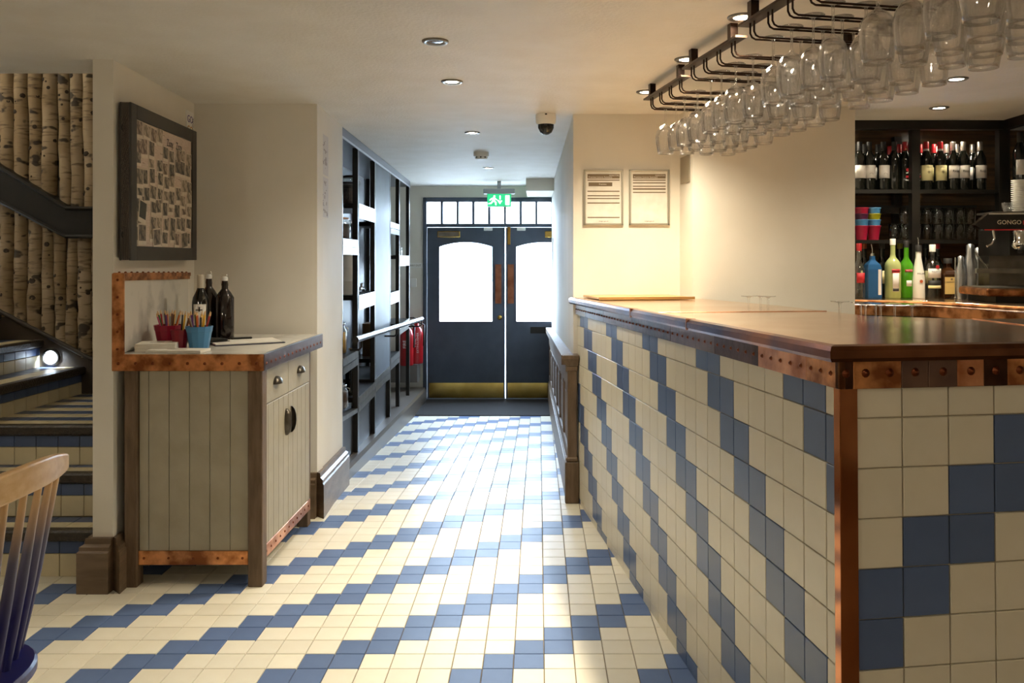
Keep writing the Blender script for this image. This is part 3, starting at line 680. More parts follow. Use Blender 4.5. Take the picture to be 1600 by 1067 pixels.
# emergency exit sign
ex = thing('exit_sign', 'green running man exit sign hanging from the ceiling', 'exit sign', px(780, 303, 9.0))
MB().box(-.17, .17, -.035, .035, .0, .055).build('housing', mat('grey_housing', '#9fa3a3', rough=.4), ex, bevel=.006); MB().box(-.02, .02, -.02, .02, .05, .21).build('hanger', MATS['grey_housing'], ex)
MB().box(-.13, .13, -.006, .006, -.135, .0).build('panel', emit('green_sign_light', (.02, .42, .16), .9), ex)
MB().box(-.137, .137, -.008, .004, -.142, -.135).build('rim', M_WHITE, ex)
ME = emit('white_sign_light', (1, 1, 1), 1.1)
def flat(name, poly): MB().prism_xz(poly, -.009, -.006).build(name, ME, ex)
flat('door_symbol', [(.068, -.12), (.112, -.12), (.112, -.015), (.068, -.015)])
flat('arrow', [(.004, -.06), (.004, -.018), (.016, -.018), (.016, -.06)]); flat('arrow', [(-.014, -.072), (.034, -.072), (.01, -.108)]); flat('arrow', [(-.018, -.072), (.01, -.112), (.01, -.095), (-.012, -.062)])
MB().lathe([(0, 0), (.011, 0)], 12, cap0=False, cap1=False).build('running_man', ME, ex, loc=(-.052, -.008, -.026), rot=(R(90), 0, 0))
flat('running_man', [(-.085, -.048), (-.06, -.036), (-.04, -.042), (-.05, -.075), (-.07, -.078)]); flat('running_man', [(-.07, -.07), (-.052, -.07), (-.028, -.09), (-.03, -.122), (-.042, -.122), (-.044, -.098)])
flat('running_man', [(-.074, -.07), (-.06, -.08), (-.085, -.108), (-.118, -.112), (-.116, -.1), (-.092, -.096)]); flat('running_man', [(-.046, -.044), (-.02, -.062), (-.026, -.07), (-.052, -.055)]); flat('running_man', [(-.085, -.048), (-.108, -.066), (-.1, -.074), (-.078, -.058)])
# ceiling things
sd = thing('smoke_detector', 'white smoke detector on the corridor ceiling', 'detector', (-.456, 6.55, CEIL)); MB().lathe([(.06, 0), (.06, -.03), (.052, -.035)], 24).build('base', M_WHITE, sd); MB().lathe([(.045, -.035), (.048, -.05), (.03, -.058)], 24).build('chamber', M_WHITE, sd)
for k in range(8): MB().box(-.005, .005, -.0475, -.0455, -.049, -.037).build('vent', M_LBLACK, sd, rot=(0, 0, k * math.pi / 4))
cc = thing('dome_camera', 'white and black dome security camera on the ceiling', 'camera', (.041, 4.83, CEIL))
MB().lathe([(.058, 0), (.06, -.01), (.058, -.05), (.05, -.06)], 24).build('housing', M_WHITE, cc); MB().lathe([(.047, -.058), (.046, -.08), (.034, -.105), (.016, -.117), (0, -.12)], 20).build('dome', mat('smoked_dome', '#1b1a19', rough=.08), cc)
MB().box(-.006, .006, -.0605, -.057, -.012, -.004).build('screw', M_LBLACK, cc)

# ================================================================== DRAWINGS, NOTICES, PICTURE
for k, (z0, lab) in enumerate(((2.10, 'upper paper drawing pinned on the white corridor wall'), (1.86, 'lower paper drawing pinned on the white corridor wall'))):
    t = thing('paper_drawing', lab, 'drawing', (-1.2055, 4.545, z0), R(90) + math.atan(.0547), 'drawings on the corridor wall')
    MB().box(0, .25, -.0015, .0, -.225, 0).build('sheet', mat('grey_white_sheet', '#cdc9c6', rough=.7), t)
    for q in range(26):
        xx, zz = random.uniform(.02, .2), random.uniform(-.2, -.02); w = random.uniform(.008, .04)
        MB().box(xx, xx + w, -.0025, -.0015, zz - random.uniform(.003, .02), zz).build('sketch_mark', mat('pencil_mark', '#a8a09c', rough=.8), t)
    MB().box(.02, .04, -.0025, -.0015, -.20, -.18).build('logo', mat('grey_logo', '#6a6c78', rough=.7), t)
for k, (x0, x1, lab) in enumerate(((912, 974, 'framed licence notice with a dark banner below its header'), (983, 1046, 'framed licence notice mostly blank in its lower half'))):
    X0, _, Z1 = px(x0, 265 if k == 0 else 265, 4.81); X1, _, Z0 = px(x1, 352, 4.81); w, h = X1 - X0, Z1 - Z0
    t = thing('framed_notice', lab, 'notice', (X0, 4.82, Z0), 0, 'licence notices on the warm wall')
    MB().box(0, w, -.01, 0, 0, h).build('backing', M_PAPER, t)
    MF = mat('brushed_aluminium', '#b9b3a3', rough=.35, metal=.8)
    for q in ((0, .012, 0, h), (w - .012, w, 0, h), (0, w, 0, .012), (0, w, h - .012, h)): MB().box(q[0], q[1], -.018, -.009, q[2], q[3]).build('frame_rail', MF, t, bevel=.002)
    def bar(z, th, a=.022, bq=None): MB().box(a, bq or w - .022, -.0112, -.01, h * z - th, h * z).build('printed_bar', M_INK, t)
    bar(.92, .026); bar(.82, .006)
    text('lettering', 'Premises Licence Summary', .0125, M_PAPER, t, (.028, -.0118, h * .92 - .018), align='LEFT'); text('lettering', 'ISLINGTON', .011, M_PAPER, t, (w - .026, -.0118, h * .92 - .009), align='RIGHT')
    for z in ((.62, .54, .49, .41, .15) if k == 0 else (.77, .71, .60)): bar(z, .006)
    if k == 0:
        bar(.77, .022, .028, w * .72)
        text('lettering', 'Premises', .012, M_PAPER, t, (w * .48, -.0118, h * .77 - .011))
    else: bar(.665, .009)
    text('lettering', 'islington.gov.uk', .009, M_INK, t, (w / 2, -.0112, .024))
vt = MB().box(-.006, 0, -.085, .085, -.075, .075).build('wall_vent', mat('putty_grille', '#8e8370', rough=.5), loc=(.8315, 4.70, 1.905), rot=(0, 0, R(6.5))); tag(vt, 'beige ventilation grille on the narrow wall return', 'vent')

# collage picture on the angled wall: local x runs away from the viewer, local -y faces the room
PA = math.atan2(1.0, -.075); pic = thing('collage_picture', 'large dark framed collage of small photographs above the cabinet', 'picture', (-1.795 + .006, 3.525, 1.392), PA)
W, H = .83, .675
MB().box(0, W, -.044, -.012, 0, H).build('board', mat('pinkish_newsprint', '#d2bfb0', '#c4b0a0', 30, .8, stretch=(1, 1, 6)), pic)
for q in ((0, .062, 0, H), (W - .062, W, 0, H), (.062, W - .062, 0, .062), (.062, W - .062, H - .062, H)): MB().box(q[0], q[1], -.053, -.004, q[2], q[3]).build('frame_rail', M_DARKG, pic, bevel=.002)
for z in (.11, H - .11): MB().tube([(-.008, -.02, z - .012), (-.014, -.02, z), (-.008, -.02, z + .012)], .003, 5).build('fixing', M_BLACK, pic)
PH = [mat('photo_print_%d' % k, a, bq, 45, .5, lo=.42, hi=.58) for k, (a, bq) in enumerate((('#4d453d', '#9c8f7c'), ('#35302b', '#807464'), ('#756856', '#b5a58f'), ('#3f3831', '#a39580'), ('#5d4b40', '#a89581')))]
M_SNAP = mat('yellowed_photo_border', '#d6cab8', '#c8bba7', 20, .6)
def snap(x, z, w, h, ang, m, d):
    o = MB().box(-w / 2, w / 2, -.0455 - d, -.0442 - d, -h / 2, h / 2).build('photograph', M_SNAP, pic, loc=(x, 0, z), rot=(0, ang, 0))
    MB().box(-w * .42, w * .42, -.0462 - d, -.0455 - d, -h * .30, h * .44).build('print', m, o)
k = 0
for r_ in range(8):
    for c_ in range(9):
        if random.random() < .08 or (r_ == 7 and c_ > 3): continue
        x = .095 + c_ * .079 + random.uniform(-.016, .016); z = .105 + r_ * .067 + random.uniform(-.016, .016)
        snap(min(x, W - .1), min(z, H - .10), random.uniform(.062, .082), random.uniform(.066, .09), random.uniform(-.09, .09), random.choice(PH), .0004 * (k % 7)); k += 1
snap(.135, .215, .085, .10, .18, mat('dark_olive_print', '#37352a', rough=.5), .003)
for (x, z, a_) in ((.13, .115, .0), (.30, .10, -.08), (.66, .095, -.12)): snap(x, z, .09, .095, a_, PH[1], .0032)
for xx in (.46, .58): text('lettering', 'Zozy', .05, M_LBLACK, pic, (xx, -.0492, H - .115), sx=.8)
for q in range(26):
    xx = random.uniform(.07, .68); zz = random.uniform(.08, H - .08); MB().box(xx, xx + random.uniform(.02, .06), -.0447, -.044, zz, zz + .002).build('news_line', M_INK, pic)
gs = thing('slogan_card', 'small white card lettered GO above the picture frame', 'sign', (-1.863, 4.37, 2.035), PA)
MB().box(0, .105, -.006, 0, 0, .15).build('card', M_WHITE, gs); text('lettering', 'GO', .055, mat('violet_ink', '#4d3c86', rough=.6), gs, (.046, -.008, .105)); text('lettering', 'GO', .055, mat('amber_ink', '#c58a1e', rough=.6), gs, (.046, -.008, .05)); text('lettering', 'LOCAL', .03, M_LBLACK, gs, (.09, -.008, .075), (R(90), R(-90), 0))
# ================================================================== CABINET IN THE RECESS
CO = (-1.80, 3.50, 0)
cb = thing('service_cabinet', 'grey panelled service cabinet with oak legs under the picture', 'cabinet', CO)
def cbx_(nm, m, x0, x1, y0, y1, z0, z1, bev=0, par=None, lab=None):
    o = MB().box(x0 - CO[0], x1 - CO[0], y0 - CO[1], y1 - CO[1], z0, z1).build(nm, m, par or cb, bevel=bev)
    if lab: part(o, lab)
    return o
for (x0, x1, y0, y1) in ((-1.764, -1.710, 3.525, 3.585), (-1.240, -1.178, 3.53, 3.59), (-1.262, -1.205, 4.32, 4.375), (-1.79, -1.74, 4.32, 4.375)):
    cbx_('leg', M_OAK, x0, x1, y0, y1, 0, .925, .003)
cbx_('carcass', M_GROOVE, -1.74, -1.215, 3.56, 4.35, .12, .92)
nb = 6; x0 = -1.709; wv = (-1.241 - x0) / nb
xs = [-1.709, -1.672, -1.585, -1.50, -1.415, -1.33, -1.285, -1.241]
xs = [-1.709, -1.668, -1.581, -1.494, -1.407, -1.320, -1.241]
for a_, b_ in zip(xs[:-1], xs[1:]): cbx_('side_board', M_GREYP, a_ + .0012, b_ - .0012, 3.543, 3.565, .15, .925, .0012)
st_ = cbx_('copper_strip', M_COPPER, -1.709, -1.241, 3.536, 3.545, .093, .152, .001)
for k in range(5): MB().lathe([(.006, 0), (.005, .003), (0, .004)], 8, cap0=False).build('rivet', M_RIVET, st_, loc=(-1.685 + k * .105 - CO[0], 3.536 - CO[1], .122), rot=(R(90), 0, 0))
XF = -1.196
def fb(nm, m, y0, y1, z0, z1, x0=XF - .022, x1=XF, bev=.002, par=None):
    return cbx_(nm, m, x0, x1, y0, y1, z0, z1, bev, par)
def cup(par, y, z, rotv=False, s=1):
    prof = [(.034, 0), (.033, .010), (.026, .020), (.013, .027), (0, .029)]
    b = MB(); seg = 12; v = []; f = []
    for r_, hgt in prof:
        for q in range(seg + 1):
            t = math.pi * q / seg; v.append((hgt, r_ * math.cos(t) * 1.25, r_ * math.sin(t)))
    n = seg + 1
    for i in range(len(prof) - 1):
        for q in range(seg): f.append((i * n + q, i * n + q + 1, (i + 1) * n + q + 1, (i + 1) * n + q))
    b.add(v, f, True)
    o = b.build('cup_handle', mat('pewter', '#6d675e', '#4a453e', 20, .3, .9), par, loc=(XF - CO[0], y - CO[1], z - .012))
    if rotv: o.rotation_euler = (R(rotv), 0, 0); o.scale = (1, 1.5, .75)
    return o
for (y0, y1) in ((3.592, 3.953), (3.957, 4.318)):
    d = fb('drawer', M_GREYP, y0, y1, .762, .922); cup(d, (y0 + y1) / 2, .845)
for i, (y0, y1) in enumerate(((3.592, 3.953), (3.957, 4.318))):
    d = fb('door', M_GREYP, y0, y1, .148, .758)
    for k in range(1, 5):
        yy = y0 + (y1 - y0) * k / 5; fb('groove', M_GROOVE, yy - .001, yy + .001, .15, .756, XF - .002, XF + .0006, 0, d)
    cup(d, 3.92 if i == 0 else 3.99, .64, 90 if i == 0 else -90)
s2 = fb('copper_strip', M_COPPERL, 3.59, 4.33, .09, .148, XF - .018, XF + .002)
for k in range(11): MB().lathe([(.006, 0), (.005, .003), (0, .004)], 8, cap0=False).build('rivet', M_RIVET, s2, loc=(XF + .002 - CO[0], 3.63 + k * .066 - CO[1], .12), rot=(0, R(90), 0))
# worktop with copper edging and marble upstand
wt = thing('marble_worktop', 'marble worktop with riveted copper edging on the grey cabinet', 'worktop', (CO[0], CO[1], .925))
def wb_(nm, m, x0, x1, y0, y1, z0, z1, bev=0, par=None): return MB().box(x0 - CO[0], x1 - CO[0], y0 - CO[1], y1 - CO[1], z0 - .925, z1 - .925).build(nm, m, par or wt, bevel=bev)
wb_('slab', M_MARBLE, -1.80, -1.168, 3.506, 4.45, .926, .994)
e1 = wb_('front_edging', M_COPPER, -1.803, -1.162, 3.497, 3.507, .925, .996, .002)
for k in range(9): MB().lathe([(.007, 0), (.006, .003), (0, .004)], 8, cap0=False).build('rivet', M_RIVET, e1, loc=(-1.775 + k * .073 - CO[0], 3.497 - CO[1], .957 - .925), rot=(R(90), 0, 0))
e2 = wb_('side_edging', M_COPPERG, -1.168, -1.160, 3.50, 4.45, .925, .996, .002)
for k in range(15): MB().lathe([(.007, 0), (.006, .003), (0, .004)], 8, cap0=False).build('rivet', M_RIVET, e2, loc=(-1.160 - CO[0], 3.53 + k * .062 - CO[1], .955 - .925), rot=(0, R(90), 0))
wb_('lip', M_STEEL, -1.170, -1.1605, 3.50, 4.45, .9945, .998)
up = MB(); v = []
for z in (.996, 1.325):
    for X, Y in ((-1.797, 3.508), (-1.782, 3.508), (-1.845, 4.36), (-1.86, 4.36)): v.append((X - CO[0], Y - CO[1], z - .925 - (Y - 3.5) * .015 * (z > 1.2)))
up.hexa(v); up.build('upstand', M_MARBLE, wt)
e3 = wb_('upright_edging', M_COPPER, -1.803, -1.752, 3.497, 3.508, .99, 1.337, .002)
for k in range(5): MB().lathe([(.006, 0), (.005, .003), (0, .004)], 8, cap0=False).build('rivet', M_RIVET, e3, loc=(-1.778 - CO[0], 3.497 - CO[1], 1.31 - k * .073 - .925), rot=(R(90), 0, 0))
tc_ = MB(); v = []
for z in (1.322, 1.34):
    for X, Y in ((-1.803, 3.50), (-1.772, 3.50), (-1.835, 4.37), (-1.867, 4.37)): v.append((X - CO[0], Y - CO[1], z - .925 - (Y - 3.5) * .015))
tc_.hexa(v); e4 = tc_.build('top_edging', M_COPPER, wt)
tv = MB(); v = []
for z in (1.306, 1.325):
    for X, Y in ((-1.783, 3.50), (-1.777, 3.50), (-1.840, 4.37), (-1.846, 4.37)): v.append((X - CO[0], Y - CO[1], z - .925 - (Y - 3.5) * .015))
tv.hexa(v); tv.build('top_edging', M_COPPER, wt)
for k in range(14): MB().lathe([(.006, 0), (.005, .004), (0, .006)], 8, cap0=False).build('rivet', M_RIVET, e4, loc=(-1.787 - .0745 * k * .065 - CO[0], 3.53 + k * .063 - CO[1], 1.34 - .925 - (.03 + k * .063) * .015))
WT = .995
# things on the worktop
def stack(label, x, y, w, d, h, rz, group):
    t = thing('paper_stack', label, 'papers', (x, y, WT), rz, group)
    n = max(2, int(h / .006))
    for k in range(n): MB().box(-w / 2 + random.uniform(-.002, .002), w / 2, -d / 2 + random.uniform(-.002, .002), d / 2, k * h / n, (k + .9) * h / n).build('sheet', M_PAPER, t)
    MB().box(-w * .2, w * .15, -d * .1, d * .1, h, h + .0004).build('print', mat('faint_print', '#b5ada0', rough=.8), t); return t
stack('thick pile of white menus against the marble upstand', -1.690, 3.68, .165, .15, .034, .25, 'menus on the worktop')
stack('thin fan of white leaflets in front of the blue pot', -1.565, 3.60, .24, .10, .012, -.05, 'menus on the worktop')
def pot(label, x, y, m, r=.052, h=.092, sq=False):
    t = thing('pencil_pot', label, 'pot', (x, y, WT), .3, 'pencil pots on the worktop')
    MB().lathe([(r * .74, 0), (r * .97, h * .74), (r, h * .76), (r * 1.06, h), (r * 1.0, h), (r * .94, h * .76), (r * .70, .006)], 12, smooth=False, cap1=False).build('bucket', m, t)
    MB().lathe([(0, .004), (r * .72, .005)], 12, cap0=False, cap1=False).build('base', m, t); return t
pots = [('crimson', -1.705, 3.82, M_CRIMSON, 'wide crimson pot of pencils at the back of the worktop'), ('dark red', -1.618, 3.735, mat('dark_red_tin', '#7d1023', rough=.3), 'small dark red pot between the crimson and blue pots'),
        ('blue', -1.535, 3.745, M_SKYBLUE, 'sky blue pot of pencils in front of the wine bottle')]
PC = [('orange', '#c8661c'), ('yellow', '#d8a51e'), ('green', '#3d6b33'), ('purple', '#6a3a78'), ('brown', '#6b3f22'), ('black', '#26221f'), ('red', '#a5241f'), ('pink', '#c05a7c'), ('grey', '#8f8a80')]
pm = {}
for cn, hx in PC: pm[cn] = MB().lathe([(.0042, 0), (.0042, .145)], 6, smooth=False).mesh('shaft', mat(cn + '_pencil', hx, rough=.4))
wood_tip = MB().lathe([(.0042, .145), (.0012, .163)], 6, cap0=False).mesh('tip', mat('pencil_wood', '#cfa875', rough=.6))
for pn, x, y, m, lab in pots:
    r = .062 if pn == 'crimson' else (.038 if pn == 'dark red' else .056)
    pot(lab, x, y, m, r, .10 if pn != 'dark red' else .085)
    for k in range(14 if pn != 'dark red' else 4):
        cn, hx = PC[(k * 5 + len(pn)) % len(PC)] if k else PC[1]
        a_ = 2 * math.pi * k / 14 + .3; rr = r * (.25 + .35 * ((k * 7) % 5) / 5); lean = .12 + .3 * ((k * 3) % 7) / 7
        t = thing('pencil', '%s pencil standing in the %s pot' % (cn, pn), 'pencil', (x + rr * math.cos(a_) * .5, y + rr * math.sin(a_) * .5, WT + .007), 0, 'pencils in the %s pot' % pn)
        t.rotation_euler = (-lean * math.sin(a_), lean * math.cos(a_), 0)
        link('shaft', pm[cn], t); link('tip', wood_tip, t)
WINE = [(.036, 0), (.0375, .006), (.0375, .185), (.034, .205), (.02, .235), (.0145, .25), (.0145, .30)]
wn = thing('wine_bottle', 'black wine bottle with a cream label beside the pencil pots', 'bottle', (-1.645, 4.03, WT), .25)
MB().lathe([(r * 1.05, z * 1.05) for r, z in WINE], 20).build('body', M_BOTTLE, wn); MB().lathe([(.0165, .262), (.0165, .325), (.015, .327)], 16).build('capsule', mat('cream_capsule', '#bdb3a0', rough=.5), wn)
MB().arc_shell(.0398, R(-135), R(-45), .075, .185).build('label', M_PAPER, wn); MB().arc_shell(.0406, R(-115), R(-70), .155, .16, .0004, 5).build('label_motif', M_LBLACK, wn); MB().arc_shell(.0406, R(-95), R(-85), .15, .172, .0004, 3).build('label_motif', M_LBLACK, wn)
def swing(label, x, y, h, m):
    t = thing('swing_top_bottle', label, 'bottle', (x, y, WT), 0, 'swing top bottles on the worktop')
    MB().lathe([(.042, 0), (.044, .006), (.044, h * .68), (.03, h * .76), (.016, h * .82), (.014, h * .95)], 18).build('body', m, t)
    MB().lathe([(.013, h * .95), (.015, h), (.008, h * 1.02)], 10).build('stopper', M_WHITE, t)
    for s in (-1, 1): MB().tube([(s * .017, 0, h * .87), (s * .019, 0, h * .98), (s * .01, 0, h * 1.06)], .0016, 5).build('wire_bail', M_CHROME, t)
    return t
swing('swing top bottle of dark oil nearest the recess wall', -1.565, 4.13, .31, mat('brown_black_glass', '#1d1511', rough=.08))
swing('swing top bottle of dark vinegar behind the wine bottle', -1.66, 4.17, .32, MATS['brown_black_glass'])
cl = thing('clipboard', 'dark clipboard holding white sheets near the copper edge', 'clipboard', (-1.415, 4.0, WT), .55)
MB().box(-.16, .16, -.11, .11, 0, .004).build('board', mat('navy_board', '#26263a', rough=.4), cl); MB().box(-.155, .15, -.10, .10, .004, .009).build('sheet', M_PAPER, cl)
MB().box(-.05, .05, .085, .112, .009, .018).build('clip', M_BLACK, cl, bevel=.003)
st2 = thing('stapler', 'black stapler lying behind the clipboard', 'stapler', (-1.535, 3.93, WT), .9)
MB().box(-.07, .07, -.016, .016, 0, .012).build('base', M_BLACK, st2, bevel=.003); MB().hexa([(-.07, -.014, .014), (.06, -.014, .014), (.06, .014, .014), (-.07, .014, .014), (-.07, -.014, .04), (.06, -.014, .022), (.06, .014, .022), (-.07, .014, .04)]).build('arm', M_BLACK, st2, bevel=.003)

# ================================================================== CHAIR AND TABLE
def dipdye():
    m = bpy.data.materials.new('beech_dipped_in_blue'); m.use_nodes = True; N = m.node_tree.nodes; L = m.node_tree.links; b = N['Principled BSDF']
    b.inputs['Roughness'].default_value = .38
    tc = N.new('ShaderNodeTexCoord'); sp = N.new('ShaderNodeSeparateXYZ'); L.new(tc.outputs['Object'], sp.inputs[0])
    mr = N.new('ShaderNodeMapRange'); mr.inputs[1].default_value = .58; mr.inputs[2].default_value = .86; L.new(sp.outputs[2], mr.inputs[0])
    r = N.new('ShaderNodeValToRGB'); e = r.color_ramp.elements; e[0].color = srgb('#1b1c5c'); e[1].color = srgb('#d6b080'); e.new(.5).color = srgb('#5c5a6e'); L.new(mr.outputs[0], r.inputs[0])
    L.new(r.outputs[0], b.inputs['Base Color']); return m
M_DIP = dipdye(); M_BEECH = mat('oiled_beech', '#dfbd8c', '#d0a873', 5, .36, stretch=(1, 6, 10)); M_NAVY = mat('ultramarine_paint', '#1a1b66', '#15165a', 6, .35)
chr_ = thing('spindle_chair', 'beech spindle back chair fading to ultramarine at the seat', 'chair', (-1.40, 1.82, 0))
seat = []
for k in range(40):
    a_ = 2 * math.pi * k / 40; c_, s_ = math.cos(a_), math.sin(a_)
    seat.append((.235 * math.copysign(abs(c_) ** .75, c_), .245 * math.copysign(abs(s_) ** .75, s_)))
MB().prism(seat, .425, .455).build('seat', M_NAVY, chr_, bevel=.006)
RP = []
for k in range(15):
    t = -1 + 2 * k / 14; RP.append(Vector((.25 - .055 * t * t, .285 * t, .885 + .02 * (1 - t * t))))
rb = MB(); v = []
for i, p in enumerate(RP):
    t = -1 + 2 * i / 14; hh = .034 - .014 * abs(t) ** 3; w = .011
    n_ = Vector((1, .38 * t, 0)).normalized()
    for (s1, s2) in ((-1, -1), (1, -1), (1, 1), (-1, 1)): q = p + n_ * (w * s1) + Vector((0, 0, hh * s2)); v.append(q)
f = [(3, 2, 1, 0), (56, 57, 58, 59)]
for i in range(14):
    for q in range(4): f.append((4 * i + q, 4 * i + (q + 1) % 4, 4 * i + 4 + (q + 1) % 4, 4 * i + 4 + q))
rb.add(v, f); rb.build('top_rail', M_BEECH, chr_, bevel=.006, segs=2)
for k in range(8):
    t = -.88 + 1.76 * k / 7; base = Vector((.185 - .06 * t * t, .215 * t, .45)); top = Vector((.25 - .055 * t * t, .265 * t, .875)); mid = base.lerp(top, .45)
    MB().tube([base, base.lerp(top, .2), mid, base.lerp(top, .75), top], [.0085, .011, .0125, .010, .0075], 10).build('spindle', M_DIP, chr_)
for sx, sy in ((1, 1), (1, -1), (-1, 1), (-1, -1)): MB().tube([(.15 * sx, .15 * sy, .43), (.19 * sx, .19 * sy, .2), (.215 * sx, .215 * sy, 0)], [.017, .016, .011], 10).build('leg', M_NAVY, chr_)
tb = thing('dining_table', 'orange brown wooden table just behind the chair back', 'table', (-1.95, 1.98, 0))
MB().box(-.46, .46, -.40, .40, .715, .75).build('table_top', mat('orange_brown_wood', '#9c6430', '#85511f', 5, .35, stretch=(1, 8, 1)), tb, bevel=.004)
for sx in (-1, 1):
    for sy in (-1, 1): MB().box(.40 * sx - .025, .40 * sx + .025, .34 * sy - .025, .34 * sy + .025, 0, .715).build('leg', M_OAK, tb)
# ================================================================== THE BAR
BA = math.atan(.145); BT = -.0131; BO = Vector((.6605, 1.79, 0))
BM = Matrix.Translation(BO) @ Matrix.Rotation(BA, 4, 'Z') @ Matrix.Rotation(BT, 4, 'X')
bar_ = thing('bar_counter', 'tiled L shaped bar with copper corner post and riveted band', 'bar', BO, rot=(BT, 0, BA))
bar_.rotation_mode = 'XYZ'
bar_.matrix_world = BM
def inbar(x, y, z): return BM @ Vector((x, y, z))
MB().prism([(.006, .006), (2.2, .006), (2.2, .70), (.56, .70), (.56, 2.94), (.006, 3.02)], -.02, 1.12).build('carcass', M_BGROUT, bar_)
cb2 = []; RZ = [1.119] + [1.0507 - .1096 * k for k in range(10)] + [-.02]
def btile(p, ux, uy, w, h, m):
    ux, uy, p = Vector(ux), Vector(uy), Vector(p); n = ux.cross(uy)
    M = Matrix.Translation(p) @ Matrix(((ux.x, uy.x, n.x, 0), (ux.y, uy.y, n.y, 0), (ux.z, uy.z, n.z, 0), (0, 0, 0, 1)))
    a = seen_area([BM @ (p + d) for d in (Vector(), ux * w, ux * w + uy * h, uy * h)])
    if a > 0 or True: cb2.append((a, w - .003, h - .003, m, M))
ucols = [(.012, .0714)] + [(.0714 + .111 * k, .0714 + .111 * (k + 1)) for k in range(27)]
for r_ in range(len(RZ) - 1):
    for q, (u0, u1) in enumerate(ucols):
        u1 = min(u1, 3.03); blue = ((q + r_ - 1) % 6) in (0, 1)
        if u1 - u0 < .02: continue
        btile((.006, u1 - .0015, RZ[r_ + 1] + .0015), (0, -1, 0), (0, 0, 1), u1 - u0, RZ[r_] - RZ[r_ + 1], M_BBLUE if blue else M_BCREAM)
    for m_ in range(12):
        x0 = .0336 + .111 * m_; blue = ((m_ + r_ - 4) % 6) in (0, 1)
        btile((x0, .006, RZ[r_ + 1] + .0015), (1, 0, 0), (0, 0, 1), .111, RZ[r_] - RZ[r_ + 1], M_BBLUE if blue else M_BCREAM)
lay_tiles(cb2, bar_, 330)
pp = MB(); pp.prism([(-.008, -.008), (.034, -.008), (.034, .004), (.004, .004), (.004, .02), (-.008, .02)], -.01, 1.13); pp.build('corner_post', M_COPPOL, bar_, bevel=.0015)
# riveted band under the top
def band(side, a0, a1, m):
    if side == 'end': o = MB().box(a0, a1, -.012, .004, 1.117, 1.182).build('copper_band', m, bar_, bevel=.001)
    else: o = MB().box(-.012, .004, a0, a1, 1.117, 1.182).build('copper_band', m, bar_, bevel=.001)
    return o
def rivet(par, x, y, z, side, r=.0065):
    MB().lathe([(r * 1.5, 0), (r * 1.4, .0012), (r, .0014), (r * .8, .004), (0, .005)], 10, cap0=False).build('rivet', M_RIVET, par, loc=(x, y, z), rot=(R(90), 0, 0) if side == 'end' else (0, R(-90), 0))
segs = [(-.012, .022, M_COPPERD), (.022, .135, M_COPPER), (.135, .199, M_COPPERG), (.199, .268, M_COPPERG), (.268, .333, M_COPPERL), (.333, .39, M_COPPERD), (.39, .45, M_COPPER), (.45, .55, M_COPPERG), (.55, .7, M_COPPER), (.7, 1.4, M_COPPERG)]
for a0, a1, m in segs:
    o = band('end', a0, a1 - .0008, m); n = max(1, round((a1 - a0) / .068))
    for k in range(n): rivet(o, a0 + (a1 - a0) * (k + .5) / n, -.012, 1.151, 'end')
a = .0
lsegs = [(.0, .14, M_COPPER), (.14, .42, M_COPPERL), (.42, .75, M_COPPERD), (.75, 1.2, M_COPPERG), (1.2, 1.75, M_COPPERD), (1.75, 2.3, M_COPPERG), (2.3, 2.75, M_COPPERD), (2.75, 3.03, mat('pale_steel_strip', '#b8aea0', rough=.4, metal=.6))]
for a0, a1, m in lsegs:
    o = band('long', a0 if a0 else -.012, a1 - .001, m); n = max(1, round((a1 - a0) / .055))
    for k in range(n): rivet(o, -.012, a0 + (a1 - a0) * (k + .5) / n, 1.148, 'long', .004)
# copper top
top = thing('copper_bar_top', 'polished copper bar top with a rounded heat stained edge', 'bar top', BO); top.matrix_world = BM
TO = [(-.03, -.03), (2.2, -.03), (2.2, .76), (.85, .76), (.63, 1.0), (.68, 1.8), (.62, 2.93), (-.03, 3.03)]
MB().prism(TO, 1.182, 1.2145).build('sheet', M_COPTOP, top, bevel=.0015)
def nose(pts, nm, m):
    prof = [(.0, 1.178), (.016, 1.180), (.022, 1.188), (.022, 1.204), (.016, 1.2135), (.004, 1.2165), (.0, 1.2165)]
    b = MB(); v = []; n = len(prof)
    for (x, y, nx, ny) in pts:
        for o_, z in prof: v.append((x + nx * o_, y + ny * o_, z))
    f = []
    for i in range(len(pts) - 1):
        for k in range(n): f.append((i * n + k, i * n + (k + 1) % n, (i + 1) * n + (k + 1) % n, (i + 1) * n + k))
    f += [tuple(range(n)), tuple(range(len(pts) * n - 1, (len(pts) - 1) * n - 1, -1))]
    b.add(v, f); return b.build(nm, m, top)
nose([(-.03, 3.03, -1, 0), (-.03, -.03, -1, -1)], 'long_nosing', M_COPNOSE); nose([(-.03, -.03, -1, -1), (2.2, -.03, 0, -1)], 'end_nosing', mat('dark_polished_copper', '#8a5c40', '#5c3a29', 5, .16, 1, bump=.04, bscale=10))
for (p, q) in (((-.02, 1.315), (.64, 1.30)), ((.86, .755), (.72, -.02))):
    MB().tube([(p[0], p[1], 1.2145), (q[0], q[1], 1.2145)], .0028, 6).build('seam', M_COPPERL, top)
for u in (.9, 1.62): MB().box(-.053, -.02, u, u + .004, 1.18, 1.2172).build('seam', M_COPPERL, top)
